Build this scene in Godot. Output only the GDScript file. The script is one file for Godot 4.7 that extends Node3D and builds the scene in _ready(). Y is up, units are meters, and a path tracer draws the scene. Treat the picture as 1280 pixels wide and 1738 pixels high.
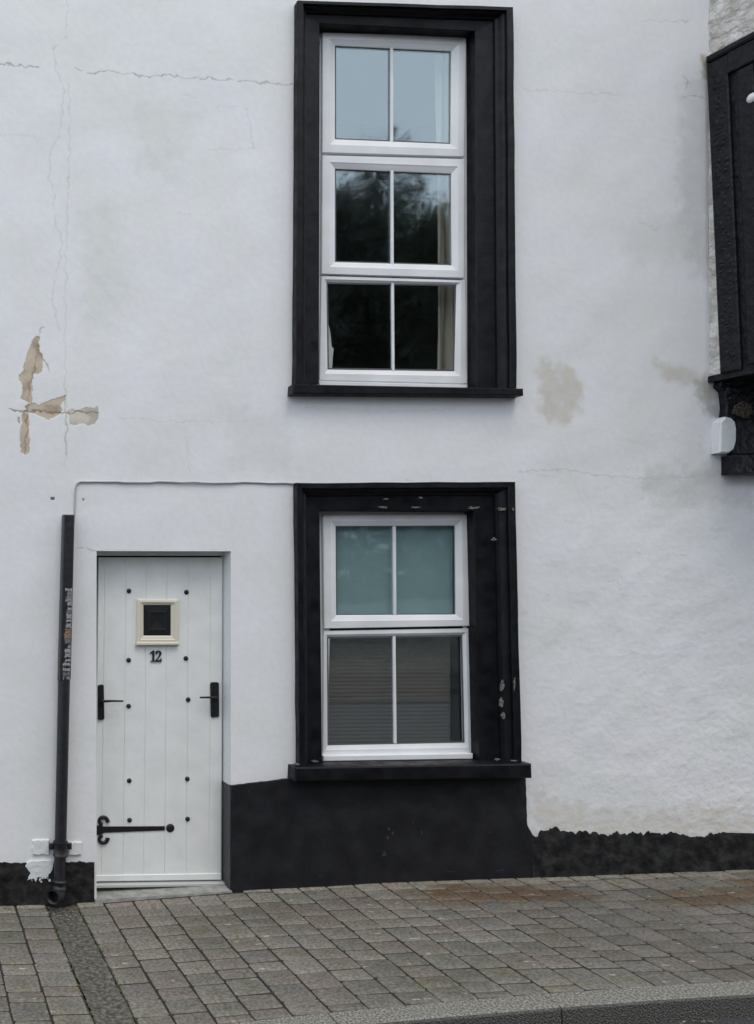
extends Node3D

# Survey of the house front: the spot from which it was measured, and its lens.
const EYE := Vector3(0.0, 1.77, 5.1)
const FOCAL := 1500.0
const AXIS := Vector2(-63.0, 990.0)
const YAW := 0.0576

var rng := RandomNumberGenerator.new()
var M := {}
var noises := {}
var used_names := {}

# ------------------------------------------------------------------ helpers
func at(px: float, py: float, z: float = 0.0) -> Vector3:
	# a surveyed reading -> a point in metres at depth z from the wall face
	var a := (px - AXIS.x) / FOCAL
	var b := (AXIS.y - py) / FOCAL
	var d := Vector3(a * cos(YAW) + sin(YAW), b, a * sin(YAW) - cos(YAW))
	var t := (z - EYE.z) / d.z
	return EYE + d * t

func xy(px: float, py: float, z: float = 0.0) -> Vector2:
	var p := at(px, py, z)
	return Vector2(p.x, p.y)

func poly(list: Array, z: float = 0.0) -> PackedVector2Array:
	var r := PackedVector2Array()
	for i in range(0, list.size(), 2):
		r.append(xy(list[i], list[i + 1], z))
	return r

func stood(list: Array, z: float, middle: float) -> PackedVector2Array:
	# outline of a thing that stands out to depth z: its left flank is seen, so that edge was read at the wall
	var r := poly(list, z)
	for i in r.size():
		if list[2 * i] < middle:
			r[i].x = xy(list[2 * i], list[2 * i + 1], 0.0).x
	return r

func lin(r: float, g: float, b: float, a: float = 1.0) -> Color:
	var c := Color(r, g, b).linear_to_srgb()
	c.a = a
	return c

func new_st() -> SurfaceTool:
	var st := SurfaceTool.new()
	st.begin(Mesh.PRIMITIVE_TRIANGLES)
	st.set_smooth_group(-1)
	return st

func tri(st: SurfaceTool, a: Vector3, b: Vector3, c: Vector3) -> void:
	for v in [a, b, c]:
		st.set_uv(Vector2(v.x, v.y))
		st.add_vertex(v)

func quad(st: SurfaceTool, a: Vector3, b: Vector3, c: Vector3, d: Vector3) -> void:
	tri(st, a, b, c)
	tri(st, a, c, d)

func commit(st: SurfaceTool) -> ArrayMesh:
	st.generate_normals()
	return st.commit()

func numbered(called: String, parent: Node) -> String:
	var key := str(parent.get_instance_id()) + called
	var n: int = used_names.get(key, -1) + 1
	used_names[key] = n
	return called if n == 0 else "%s_%03d" % [called, n]

func put(called: String, mesh: Mesh, m: Material, parent: Node = self) -> MeshInstance3D:
	var o := MeshInstance3D.new()
	o.name = numbered(called, parent)
	o.mesh = mesh
	o.material_override = m
	parent.add_child(o, true)
	return o

func obj(called: String, st: SurfaceTool, m: Material, parent: Node = self) -> MeshInstance3D:
	return put(called, commit(st), m, parent)

func base(called: String, where: Vector3 = Vector3.ZERO) -> Node3D:
	var o := Node3D.new()
	o.name = numbered(called, self)
	add_child(o, true)
	o.position = where
	return o

func tag(o: Node, label: String, category: String = "", group: String = "", kind: String = "") -> void:
	if label: o.set_meta("label", label)
	if category: o.set_meta("category", category)
	if group: o.set_meta("group", group)
	if kind: o.set_meta("kind", kind)

func clockwise(p: PackedVector2Array) -> PackedVector2Array:
	var s := 0.0
	for i in p.size():
		var q := p[(i + 1) % p.size()]
		s += p[i].x * q.y - q.x * p[i].y
	var r := p.duplicate()
	if s > 0.0:
		r.reverse()
	return r

func inset(p: PackedVector2Array, d: float) -> PackedVector2Array:
	# p clockwise (y up): the inside is to the right of each edge
	var r := PackedVector2Array()
	var n := p.size()
	for i in n:
		var e0 := (p[i] - p[(i + n - 1) % n]).normalized()
		var e1 := (p[(i + 1) % n] - p[i]).normalized()
		var n0 := Vector2(e0.y, -e0.x)
		var n1 := Vector2(e1.y, -e1.x)
		var m := n0 + n1
		var k := 1.0 / maxf(0.35, 1.0 + n0.dot(n1))
		r.append(p[i] + m * d * k)
	return r

func prism(st: SurfaceTool, pts: PackedVector2Array, z0: float, z1: float, bevel: float = 0.0) -> void:
	# outline in x, y standing from z0 out to z1, its front edges chamfered
	var p := clockwise(pts)
	var f := inset(p, bevel) if bevel > 0.0 else p
	var tr := Geometry2D.triangulate_polygon(f)
	for i in range(0, tr.size(), 3):
		var a := f[tr[i]]
		var b := f[tr[i + 1]]
		var c := f[tr[i + 2]]
		if (b - a).cross(c - a) > 0.0:
			var t := b
			b = c
			c = t
		tri(st, Vector3(a.x, a.y, z1), Vector3(b.x, b.y, z1), Vector3(c.x, c.y, z1))
	var n := p.size()
	for i in n:
		var j := (i + 1) % n
		var zb := z1 - bevel
		quad(st, Vector3(p[i].x, p[i].y, z0), Vector3(p[j].x, p[j].y, z0), Vector3(p[j].x, p[j].y, zb), Vector3(p[i].x, p[i].y, zb))
		if bevel > 0.0:
			quad(st, Vector3(p[i].x, p[i].y, zb), Vector3(p[j].x, p[j].y, zb), Vector3(f[j].x, f[j].y, z1), Vector3(f[i].x, f[i].y, z1))

func ring(st: SurfaceTool, outer: PackedVector2Array, inner: PackedVector2Array, profile: Array, closed: bool = true) -> void:
	# a mitred moulding: profile is a list of (share of the way from outer to inner, z)
	var n := outer.size()
	for k in profile.size() - 1:
		for i in (n if closed else n - 1):
			var j := (i + 1) % n
			var a := outer[i].lerp(inner[i], profile[k].x)
			var b := outer[j].lerp(inner[j], profile[k].x)
			var c := outer[j].lerp(inner[j], profile[k + 1].x)
			var d := outer[i].lerp(inner[i], profile[k + 1].x)
			quad(st, Vector3(a.x, a.y, profile[k].y), Vector3(b.x, b.y, profile[k].y), Vector3(c.x, c.y, profile[k + 1].y), Vector3(d.x, d.y, profile[k + 1].y))

func box(st: SurfaceTool, lo: Vector3, hi: Vector3, bevel: float = 0.0) -> void:
	prism(st, PackedVector2Array([Vector2(lo.x, lo.y), Vector2(lo.x, hi.y), Vector2(hi.x, hi.y), Vector2(hi.x, lo.y)]), lo.z, hi.z, bevel)
	quad(st, Vector3(lo.x, lo.y, lo.z), Vector3(hi.x, lo.y, lo.z), Vector3(hi.x, hi.y, lo.z), Vector3(lo.x, hi.y, lo.z))

func tube(st: SurfaceTool, pts: Array, radii: Array, sides: int = 12, caps: bool = true) -> void:
	var rings := []
	var n := pts.size()
	var up := Vector3(0.123, 0.31, 0.94).normalized()
	for i in n:
		var d: Vector3 = (pts[mini(i + 1, n - 1)] - pts[maxi(i - 1, 0)]).normalized()
		var u := up - d * up.dot(d)
		u = u.normalized() if u.length() > 0.05 else d.cross(Vector3.RIGHT).normalized()
		var v := d.cross(u)
		var r := []
		for k in sides:
			var an := TAU * k / sides
			r.append(pts[i] + (u * cos(an) + v * sin(an)) * radii[i])
		rings.append(r)
	st.set_smooth_group(0)
	for i in n - 1:
		for k in sides:
			var k2 := (k + 1) % sides
			quad(st, rings[i][k], rings[i + 1][k], rings[i + 1][k2], rings[i][k2])
	st.set_smooth_group(-1)
	if caps:
		for k in sides:
			var k2 := (k + 1) % sides
			tri(st, pts[0], rings[0][k], rings[0][k2])
			tri(st, pts[n - 1], rings[n - 1][k2], rings[n - 1][k])

func disc(st: SurfaceTool, c: Vector3, r: float, high: float, sides: int = 14) -> void:
	# a domed round head on an upright face
	var steps := 4
	for s in steps:
		var a0 := PI / 2 * s / steps
		var a1 := PI / 2 * (s + 1) / steps
		for k in sides:
			var t0 := TAU * k / sides
			var t1 := TAU * (k + 1) / sides
			var f := func(a: float, t: float) -> Vector3: return c + Vector3(cos(t) * cos(a) * r, sin(t) * cos(a) * r, sin(a) * high)
			st.set_smooth_group(0)
			quad(st, f.call(a0, t0), f.call(a1, t0), f.call(a1, t1), f.call(a0, t1))
	st.set_smooth_group(-1)

func noise(s: int, freq: float, octaves: int = 4, kind: int = FastNoiseLite.TYPE_SIMPLEX_SMOOTH) -> FastNoiseLite:
	var n := FastNoiseLite.new()
	n.seed = s
	n.noise_type = kind
	n.frequency = freq
	n.fractal_octaves = octaves
	return n

func ragged(list: Array, z: float, amount: float, step: float, s: int, from: int = 0, to: int = 999) -> PackedVector2Array:
	# outline whose sides number from..to are broken up unevenly
	var p := poly(list, z)
	var r := PackedVector2Array()
	var n := noise(s, 22.0, 4)
	for i in p.size():
		var a := p[i]
		var b := p[(i + 1) % p.size()]
		r.append(a)
		if i < from or i > to:
			continue
		var k := int(a.distance_to(b) / step)
		var side := (b - a).normalized().orthogonal()
		for j in range(1, k):
			var q := a.lerp(b, float(j) / k)
			r.append(q + side * n.get_noise_2d(q.x, q.y) * amount)
	return r

# ------------------------------------------------------------------ textures
func grain(s: int, freq: float, dark: Color, light: Color, octaves: int = 5, size: int = 512) -> NoiseTexture2D:
	var t := NoiseTexture2D.new()
	t.width = size
	t.height = size
	t.seamless = true
	t.noise = noise(s, freq, octaves)
	var g := Gradient.new()
	g.set_color(0, dark)
	g.set_color(1, light)
	g.set_offset(0, 0.2)
	g.set_offset(1, 0.8)
	t.color_ramp = g
	return t

func relief(s: int, freq: float, octaves: int = 5, size: int = 512) -> NoiseTexture2D:
	var t := NoiseTexture2D.new()
	t.width = size
	t.height = size
	t.seamless = true
	t.noise = noise(s, freq, octaves)
	return t

func mat(called: String, albedo: Color, rough: float, metal: float = 0.0) -> StandardMaterial3D:
	var m := StandardMaterial3D.new()
	m.resource_name = called
	m.albedo_color = albedo
	m.roughness = rough
	m.metallic = metal
	return m

func world_mapped(m: StandardMaterial3D, per_metre: float) -> StandardMaterial3D:
	m.uv1_triplanar = true
	m.uv1_world_triplanar = true
	m.uv1_scale = Vector3.ONE * per_metre
	return m

func bumped(m: StandardMaterial3D, t: Texture2D, cm: float) -> StandardMaterial3D:
	m.heightmap_enabled = true
	m.heightmap_texture = t
	m.heightmap_scale = cm
	return m

# the painted wall's colour and relief, as one sheet of 5.4 m x 6.3 m
const WX := 0.2
const WY := -0.4
const WW := 5.4
const WH := 6.3
const TW := 1536
const TH := 1792
var wc := PackedByteArray()
var wh := PackedByteArray()

func to_tex(p: Vector2) -> Vector2:
	return Vector2((p.x - WX) / WW * TW, (WY + WH - p.y) / WH * TH)

func dab(ix: int, iy: int, c: Color, a: float, dh: float) -> void:
	if ix < 0 or iy < 0 or ix >= TW or iy >= TH or a <= 0.0:
		return
	var k := (iy * TW + ix) * 3
	wc[k] = int(lerpf(wc[k], c.r8, a))
	wc[k + 1] = int(lerpf(wc[k + 1], c.g8, a))
	wc[k + 2] = int(lerpf(wc[k + 2], c.b8, a))
	wh[iy * TW + ix] = clampi(int(wh[iy * TW + ix] + dh * a), 0, 255)

func crack(list: Array, width: float, c: Color, alpha: float, dh: float, s: int) -> void:
	var n := noise(s, 0.05, 3)
	var p := []
	for i in range(0, list.size(), 2):
		p.append(to_tex(xy(list[i], list[i + 1])))
	for i in p.size() - 1:
		var a: Vector2 = p[i]
		var b: Vector2 = p[i + 1]
		var lo := a.min(b) - Vector2(9, 9)
		var hi := a.max(b) + Vector2(9, 9)
		for y in range(int(lo.y), int(hi.y) + 1):
			for x in range(int(lo.x), int(hi.x) + 1):
				var q := Vector2(x, y) + Vector2(n.get_noise_2d(x, y), n.get_noise_2d(x + 400, y)) * 5.0
				var d := q.distance_to(Geometry2D.get_closest_point_to_segment(q, a, b))
				var w := width * (0.65 + 0.9 * n.get_noise_2d(x * 0.6 + 900, y * 0.6))
				dab(x, y, c, alpha * clampf(1.0 - (d - w) / 1.2, 0.0, 1.0) if w > 0.12 else 0.0, dh)

func patch(list: Array, c: Color, alpha: float, feather: float, rough: float, dh: float, s: int) -> void:
	# a bared or stained patch with an outline of its own
	var n := noise(s, 0.035, 5)
	var p := PackedVector2Array()
	for i in range(0, list.size(), 2):
		p.append(to_tex(xy(list[i], list[i + 1])))
	var lo := p[0]
	var hi := p[0]
	for q in p:
		lo = lo.min(q)
		hi = hi.max(q)
	var edge := feather + rough + 2.0
	for y in range(int(lo.y - edge), int(hi.y + edge) + 1):
		for x in range(int(lo.x - edge), int(hi.x + edge) + 1):
			var q := Vector2(x, y) + Vector2(n.get_noise_2d(x, y), n.get_noise_2d(x + 300, y + 77)) * rough
			var a := 1.0
			if feather > 1.0:
				var d := 1e9
				for i in p.size():
					d = minf(d, q.distance_squared_to(Geometry2D.get_closest_point_to_segment(q, p[i], p[(i + 1) % p.size()])))
				d = sqrt(d)
				if not Geometry2D.is_point_in_polygon(q, p):
					d = -d
				a = smoothstep(-feather, feather, d)
			elif not Geometry2D.is_point_in_polygon(q, p):
				continue
			var v := n.get_noise_2d(x * 0.7 + 50, y * 0.7)
			if feather > 1.0:
				a *= clampf(0.72 + 0.9 * v, 0.0, 1.0)
			dab(x, y, c.lightened(clampf(v * 0.25, 0, 1)).darkened(clampf(-v * 0.35, 0, 1)), a * alpha, dh)

func wall_material() -> StandardMaterial3D:
	var coarse := noise(11, 0.006, 4).get_image(TW, TH, false, false, false).get_data()
	var fine := noise(12, 0.06, 4).get_image(TW, TH, false, false, false).get_data()
	wc.resize(TW * TH * 3)
	wh.resize(TW * TH)
	# brushed render over rubble: courses show faintly, more so low on the right
	var long := noise(14, 0.026, 4).get_image(TW / 2, TH, false, false, false)
	long.resize(TW, TH, Image.INTERPOLATE_CUBIC)
	var lump := long.get_data()
	for y in TH:
		var low := clampf((float(y) / TH - 0.45) * 2.2, 0.0, 1.0)
		var yy := float(y) / TH
		for x in TW:
			var i := y * TW + x
			var c := coarse[i] - 128
			var f := fine[i] - 128
			var right := clampf((float(x) / TW - 0.55) * 3.0, 0.0, 1.0)
			var l := lump[i] - 128
			var v := 228.0 + c * 0.018 + f * 0.025
			var k := i * 3
			wc[k] = int(v - 1.0 + c * 0.012)
			wc[k + 1] = int(v - 0.5)
			wc[k + 2] = int(v + 1.5 + c * 0.03)
			wh[i] = clampi(int(128 + f * (0.08 + 0.3 * right * low) + l * (0.07 + 0.27 * right * low) + c * 0.10), 0, 255)
	var grey := Color(0.50, 0.50, 0.50)
	var dirt := Color(0.62, 0.60, 0.56)
	var bare := Color(0.75, 0.69, 0.61)
	var brown := Color(0.52, 0.44, 0.37)
	# the shrinkage cracks of the upper left
	crack([-60, 108, 0, 108, 35, 110, 60, 114, 66, 112], 0.6, grey, 0.45, -35, 21)
	crack([128, 117, 145, 122, 160, 124, 176, 119, 200, 124, 230, 127, 252, 131, 275, 128, 330, 133, 392, 136, 440, 139, 495, 143], 0.5, grey, 0.4, -30, 22)
	crack([112, -60, 113, 10, 110, 64, 91, 82, 92, 108, 109, 150, 106, 172, 102, 224, 84, 258, 82, 300, 92, 330, 92, 376, 106, 408, 96, 470, 88, 508, 100, 560], 0.5, dirt, 0.18, -12, 23)
	crack([118, 140, 116, 300, 112, 420, 110, 600, 112, 700, 111, 790], 0.6, dirt, 0.16, -7, 24)
	crack([370, 180, 420, 182, 430, 252, 350, 254], 0.35, dirt, 0.15, -6, 25)
	crack([0, 229, 60, 228, 72, 256], 0.35, dirt, 0.15, -6, 26)
	# the chased-out cross at the left
	patch([62, 570, 68, 576, 66, 597, 75, 611, 68, 632, 56, 637, 50, 684, 42, 684, 35, 670, 34, 640, 42, 625, 48, 602, 49, 581], bare, 0.95, 0.0, 7.0, -60, 31)
	patch([44, 686, 80, 682, 108, 668, 112, 677, 101, 700, 87, 714, 70, 707, 44, 700], bare, 0.95, 0.0, 6.0, -60, 32)
	patch([112, 698, 140, 692, 164, 692, 167, 702, 162, 719, 117, 721], Color(0.79, 0.75, 0.69), 0.85, 0.0, 6.0, -36, 33)
	patch([39, 700, 48, 703, 48, 768, 42, 771, 34, 766, 36, 719], bare, 0.95, 0.0, 5.0, -50, 34)
	patch([28, 707, 33, 708, 33, 720, 28, 716], dirt, 0.8, 0.0, 3.0, -10, 35)
	crack([62, 588, 58, 625, 50, 660, 45, 690, 44, 740, 43, 766], 0.9, brown, 0.6, -30, 36)
	crack([15, 695, 40, 697, 70, 698, 100, 699, 118, 700, 140, 700, 165, 699], 0.9, brown, 0.75, -35, 37)
	crack([66, 601, 72, 606, 80, 621, 84, 632], 0.6, dirt, 0.6, -20, 38)
	crack([68, 570, 72, 553], 0.6, dirt, 0.6, -15, 39)
	crack([110, 660, 112, 720, 112, 770], 0.8, dirt, 0.4, -15, 40)
	# damp patches and scuffs to the right of the upper window
	patch([916, 612, 950, 618, 978, 630, 988, 655, 982, 700, 960, 722, 930, 716, 916, 690], Color(0.74, 0.71, 0.65), 0.68, 10.0, 12.0, -6, 41)
	patch([1112, 612, 1140, 618, 1175, 628, 1190, 645, 1160, 652, 1120, 640], Color(0.72, 0.70, 0.63), 0.55, 8.0, 10.0, -8, 42)
	patch([1180, 640, 1215, 645, 1240, 660, 1240, 705, 1205, 706, 1188, 680], Color(0.64, 0.63, 0.60), 0.85, 8.0, 12.0, -10, 43)
	patch([1185, 90, 1206, 96, 1206, 140, 1196, 134], Color(0.64, 0.58, 0.49), 0.8, 6.0, 10.0, -8, 44)
	patch([1160, 130, 1206, 120, 1215, 330, 1225, 480, 1180, 470, 1150, 300], Color(0.72, 0.71, 0.70), 0.4, 16.0, 20.0, -3, 45)
	patch([1040, 380, 1180, 360, 1190, 430, 1080, 450], Color(0.79, 0.78, 0.77), 0.3, 16.0, 20.0, -2, 46)
	patch([1090, 790, 1240, 800, 1290, 860, 1100, 850], Color(0.76, 0.75, 0.74), 0.5, 14.0, 20.0, -2, 47)
	crack([1085, 34, 1105, 36, 1130, 36, 1170, 35], 0.5, dirt, 0.22, -10, 48)
	crack([1160, 165, 1180, 163, 1198, 167], 0.6, dirt, 0.35, -10, 49)
	crack([1160, 130, 1168, 138, 1161, 150], 0.7, dirt, 0.3, -10, 50)
	crack([880, 150, 960, 156, 1060, 160], 0.5, dirt, 0.16, -8, 51)
	crack([880, 800, 960, 796, 1010, 806, 1100, 812, 1180, 808], 0.6, dirt, 0.2, -10, 52)
	crack([1080, 376, 1105, 384, 1110, 390, 1125, 380], 0.5, dirt, 0.2, -8, 53)
	patch([905, 1340, 1000, 1375, 1290, 1370, 1290, 1420, 905, 1420], Color(0.74, 0.71, 0.64), 0.5, 16.0, 24.0, -2, 54)
	patch([130, 350, 190, 340, 210, 520, 150, 560], Color(0.83, 0.84, 0.82), 0.5, 18.0, 24.0, 2, 55)
	patch([230, 170, 330, 190, 300, 300, 240, 290], Color(0.84, 0.85, 0.83), 0.5, 18.0, 24.0, 2, 56)
	patch([380, 690, 480, 700, 490, 800, 400, 790], Color(0.82, 0.82, 0.82), 0.5, 18.0, 24.0, -2, 57)
	crack([200, 710, 300, 715, 420, 714], 0.5, dirt, 0.14, -8, 58)
	crack([316, 740, 320, 800], 0.5, dirt, 0.12, -8, 59)
	crack([520, 690, 640, 700, 770, 694], 0.5, dirt, 0.12, -8, 60)
	patch([85, 842, 93, 843, 92, 848, 86, 848], Color(0.40, 0.40, 0.40), 0.9, 0.0, 2.0, -30, 61)
	patch([138, 845, 143, 845, 142, 850, 139, 850], Color(0.52, 0.50, 0.48), 0.9, 0.0, 2.0, -30, 62)
	crack([131, 932, 165, 933], 0.6, dirt, 0.5, -20, 63)
	# knocks and brush ridges over the rest
	rng.seed = 77
	for i in 150:
		var px := rng.randf_range(0, 1280)
		var py := rng.randf_range(0, 1420)
		if i > 40:
			px = rng.randf_range(880, 1280)
			py = rng.randf_range(780, 1410)
		var len := rng.randf_range(6, 34)
		crack([px, py, px + len * 0.5, py + rng.randf_range(-4, 4), px + len, py + rng.randf_range(-6, 6)], rng.randf_range(0.25, 0.8), Color(0.72, 0.72, 0.71), rng.randf_range(0.05, 0.2), rng.randf_range(-70, 30), 100 + i)
	var im := Image.create_from_data(TW, TH, false, Image.FORMAT_RGB8, wc)
	var hm := Image.create_from_data(TW, TH, false, Image.FORMAT_L8, wh)
	var m := mat("white wall paint", Color.WHITE, 0.62)
	m.albedo_texture = ImageTexture.create_from_image(im)
	bumped(m, ImageTexture.create_from_image(hm), 1.1)
	m.metallic_specular = 0.4
	return m

func pavement_wear() -> ImageTexture:
	# wear of the paving over 6.4 m x 6.4 m from x = -0.6, z = -0.2: rust, dust by the wall, flecks
	var n := 768
	var side := 6.4
	var blot := noise(301, 0.012, 4)
	var blot2 := noise(302, 0.05, 4)
	var im := Image.create(n, n, false, Image.FORMAT_RGB8)
	im.fill(Color(0.60, 0.60, 0.60))
	var rust := [[Vector2(3.22, 0.24), 0.40, 0.16], [Vector2(3.62, 0.30), 0.28, 0.10], [Vector2(5.1, 0.30), 0.40, 0.24], [Vector2(4.5, 0.42), 0.45, 0.14]]
	var deep := int(2.0 / side * n)
	for y in deep:
		for x in n:
			var p := Vector2(-0.6 + (x + 0.5) / n * side, -0.2 + (y + 0.5) / n * side)
			var b := blot.get_noise_2d(x, y)
			var f := blot2.get_noise_2d(x, y)
			var c := Color(0.61, 0.61, 0.61).lerp(Color(0.52, 0.525, 0.505), clampf(b * 1.2 + 0.3, 0, 1))
			var dust := clampf(1.0 - (p.y - 0.03) / (0.22 + 0.15 * b), 0.0, 1.0)
			c = c.lerp(Color(0.80, 0.80, 0.775), dust * 0.9)
			for r in rust:
				var q: Vector2 = (p - r[0]) / Vector2(r[1], r[2])
				var k := smoothstep(1.15, 0.55, q.length() + f * 0.5)
				c = c.lerp(Color(0.52, 0.42, 0.29), k * 0.8)
			if f > 0.36:
				c = c.lerp(Color(0.51, 0.53, 0.42), 0.5)
			im.set_pixel(x, y, c)
	rng.seed = 5
	for i in 210:
		var x := rng.randi_range(10, n - 12)
		var y := rng.randi_range(30, deep - 14)
		var k := rng.randi_range(1, 4)
		for j in k:
			im.set_pixel(x + j, y, Color(1, 1, 1))
	return ImageTexture.create_from_image(im)

func make_materials() -> void:
	M.wall = wall_material()
	M.reveal = bumped(world_mapped(mat("white reveal paint", lin(0.72, 0.74, 0.75), 0.6), 1.5), relief(71, 0.02), 0.25)
	var bp := world_mapped(mat("black gloss paint", Color.WHITE, 0.42), 1.3)
	bp.albedo_texture = grain(72, 0.012, lin(0.0026, 0.0029, 0.0050), lin(0.0080, 0.0082, 0.0118))
	M.black = bumped(bp, relief(73, 0.012, 4), 0.18)
	M.black.metallic_specular = 0.34
	M.black.roughness = 1.0
	M.black.roughness_texture = grain(116, 0.01, Color(0.36, 0.36, 0.36), Color(0.62, 0.62, 0.62), 5)
	var pp := world_mapped(mat("black masonry paint", Color.WHITE, 0.75), 0.9)
	pp.albedo_texture = grain(74, 0.010, lin(0.0078, 0.0080, 0.0105), lin(0.0155, 0.0157, 0.0190), 6)
	M.plinth = bumped(pp, relief(75, 0.012, 6), 0.6)
	M.plinth.metallic_specular = 0.35
	var pw := world_mapped(mat("worn black masonry paint", Color.WHITE, 0.85), 0.9)
	pw.albedo_texture = grain(76, 0.02, lin(0.009, 0.009, 0.010), lin(0.034, 0.034, 0.034), 6)
	M.plinth_worn = bumped(pw, relief(77, 0.022, 6), 1.1)
	M.plinth_worn.metallic_specular = 0.3
	M.reveal_dark = bumped(world_mapped(mat("grey black paint", lin(0.036, 0.036, 0.040), 0.5), 1.5), relief(78, 0.02), 0.3)
	M.upvc = bumped(world_mapped(mat("white plastic frame", Color.WHITE, 0.33), 0.8), relief(79, 0.01), 0.08)
	M.upvc.albedo_texture = grain(80, 0.006, lin(0.70, 0.71, 0.73), lin(0.80, 0.81, 0.83))
	M.gasket = mat("grey gasket", lin(0.10, 0.10, 0.11), 0.6)
	var gl := StandardMaterial3D.new()
	gl.resource_name = "coated window glass"
	var one := Image.create(4, 4, false, Image.FORMAT_RGBA8)
	one.fill(Color.WHITE)
	gl.albedo_texture = ImageTexture.create_from_image(one)
	gl.albedo_color = Color(0.88, 0.95, 0.97, 0.155)
	gl.transparency = BaseMaterial3D.TRANSPARENCY_ALPHA
	gl.metallic = 1.0
	gl.roughness = 0.03
	M.glass = gl
	M.door = bumped(world_mapped(mat("white door paint", Color.WHITE, 0.40), 1.1), relief(81, 0.02), 0.12)
	M.door.albedo_texture = grain(82, 0.008, lin(0.75, 0.762, 0.755), lin(0.81, 0.822, 0.815))
	M.sill_grey = mat("worn pale threshold", lin(0.46, 0.47, 0.46), 0.6)
	M.iron = bumped(mat("black iron", lin(0.010, 0.010, 0.012), 0.5, 0.2), relief(83, 0.05), 0.1)
	M.dark_gap = mat("dark door gap", lin(0.008, 0.008, 0.008), 0.9)
	M.cream = mat("cream plastic", lin(0.68, 0.64, 0.53), 0.4)
	var dg := mat("dark bevelled glass", lin(0.012, 0.014, 0.014), 0.32)
	M.door_glass = dg
	M.lead = mat("dull lead", lin(0.05, 0.055, 0.06), 0.4, 0.6)
	M.pipe = bumped(world_mapped(mat("black pipe", Color.WHITE, 0.45), 2.0), relief(84, 0.02), 0.15)
	M.pipe.albedo_texture = grain(85, 0.02, lin(0.010, 0.010, 0.013), lin(0.020, 0.020, 0.024))
	M.cable = mat("painted cable", lin(0.42, 0.43, 0.44), 0.6)
	M.cloth_cream = mat("cream curtain cloth", lin(0.62, 0.58, 0.46), 0.9)
	M.cloth_white = mat("white net cloth", lin(0.75, 0.75, 0.76), 0.9)
	M.teal = mat("teal blind cloth", lin(0.26, 0.40, 0.40), 0.9)
	M.slat = mat("grey blind slat", lin(0.115, 0.102, 0.084), 0.8)
	M.slat_low = mat("grey lower slat", lin(0.105, 0.102, 0.097), 0.8)
	M.room = mat("inner plaster", lin(0.30, 0.29, 0.27), 0.9)
	var kp := world_mapped(mat("speckled kerb stone", Color.WHITE, 0.85), 1.6)
	kp.albedo_texture = grain(86, 0.09, lin(0.07, 0.066, 0.056), lin(0.35, 0.335, 0.29), 5)
	M.kerb = bumped(kp, relief(87, 0.12), 0.6)
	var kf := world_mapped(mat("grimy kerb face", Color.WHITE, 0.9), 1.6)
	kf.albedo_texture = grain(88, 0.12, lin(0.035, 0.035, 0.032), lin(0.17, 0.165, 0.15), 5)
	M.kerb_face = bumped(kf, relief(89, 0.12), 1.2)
	var rd := world_mapped(mat("road asphalt", Color.WHITE, 0.9), 1.2)
	rd.albedo_texture = grain(90, 0.16, lin(0.016, 0.016, 0.018), lin(0.085, 0.083, 0.085), 4)
	M.road = bumped(rd, relief(91, 0.14), 1.2)
	var bd := world_mapped(mat("joint sand", Color.WHITE, 1.0), 1.6)
	bd.albedo_texture = grain(92, 0.05, lin(0.012, 0.010, 0.008), lin(0.036, 0.031, 0.023))
	M.bed = bumped(bd, relief(93, 0.1), 0.6)
	var ch := world_mapped(mat("mossy old concrete", Color.WHITE, 0.95), 1.4)
	ch.albedo_texture = grain(94, 0.045, lin(0.034, 0.031, 0.023), lin(0.165, 0.154, 0.134), 6)
	M.channel = bumped(ch, relief(95, 0.12, 4), 0.25)
	var sp := world_mapped(mat("step concrete", Color.WHITE, 0.9), 1.1)
	sp.albedo_texture = grain(96, 0.02, lin(0.22, 0.22, 0.20), lin(0.34, 0.34, 0.32), 6)
	M.step = bumped(sp, relief(97, 0.05), 0.5)
	# paving stones: a few tones, one wear sheet
	var wear := pavement_wear()
	var body := grain(98, 0.05, Color(0.70, 0.70, 0.70), Color(1, 1, 1), 6)
	var rise := relief(99, 0.06, 6)
	M.setts = []
	for c in [[0.575, 0.515, 0.452], [0.605, 0.547, 0.484], [0.500, 0.458, 0.410], [0.590, 0.512, 0.452], [0.560, 0.525, 0.468], [0.650, 0.592, 0.524], [0.548, 0.478, 0.421]]:
		var s := world_mapped(mat("paving stone", lin(c[0], c[1], c[2]), 0.8), 1.7)
		s.albedo_texture = body
		bumped(s, rise, 0.2)
		s.metallic_specular = 0.4
		s.detail_enabled = true
		s.detail_albedo = wear
		s.detail_blend_mode = BaseMaterial3D.BLEND_MODE_MUL
		s.detail_uv_layer = BaseMaterial3D.DETAIL_UV_2
		s.uv2_triplanar = true
		s.uv2_world_triplanar = true
		s.uv2_scale = Vector3.ONE / 6.4
		s.uv2_offset = Vector3(0.6, 0.0, 0.2) / 6.4
		M.setts.append(s)
	var st := world_mapped(mat("rough old render", Color.WHITE, 0.9), 1.4)
	st.albedo_texture = grain(101, 0.012, lin(0.42, 0.39, 0.35), lin(0.76, 0.74, 0.71), 6)
	M.rough = bumped(st, relief(102, 0.02, 6), 2.0)
	M.bark = bumped(world_mapped(mat("bark", lin(0.05, 0.042, 0.033), 0.95), 1.0), relief(103, 0.03), 3.0)
	M.leaf = mat("leaf", lin(0.030, 0.038, 0.024), 0.6)
	M.leaf.backlight_enabled = true
	M.leaf.backlight = lin(0.02, 0.03, 0.012)
	M.leaf2 = mat("dark leaf", lin(0.020, 0.026, 0.020), 0.6)
	M.leaf2.backlight_enabled = true
	M.leaf2.backlight = lin(0.014, 0.02, 0.01)
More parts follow.
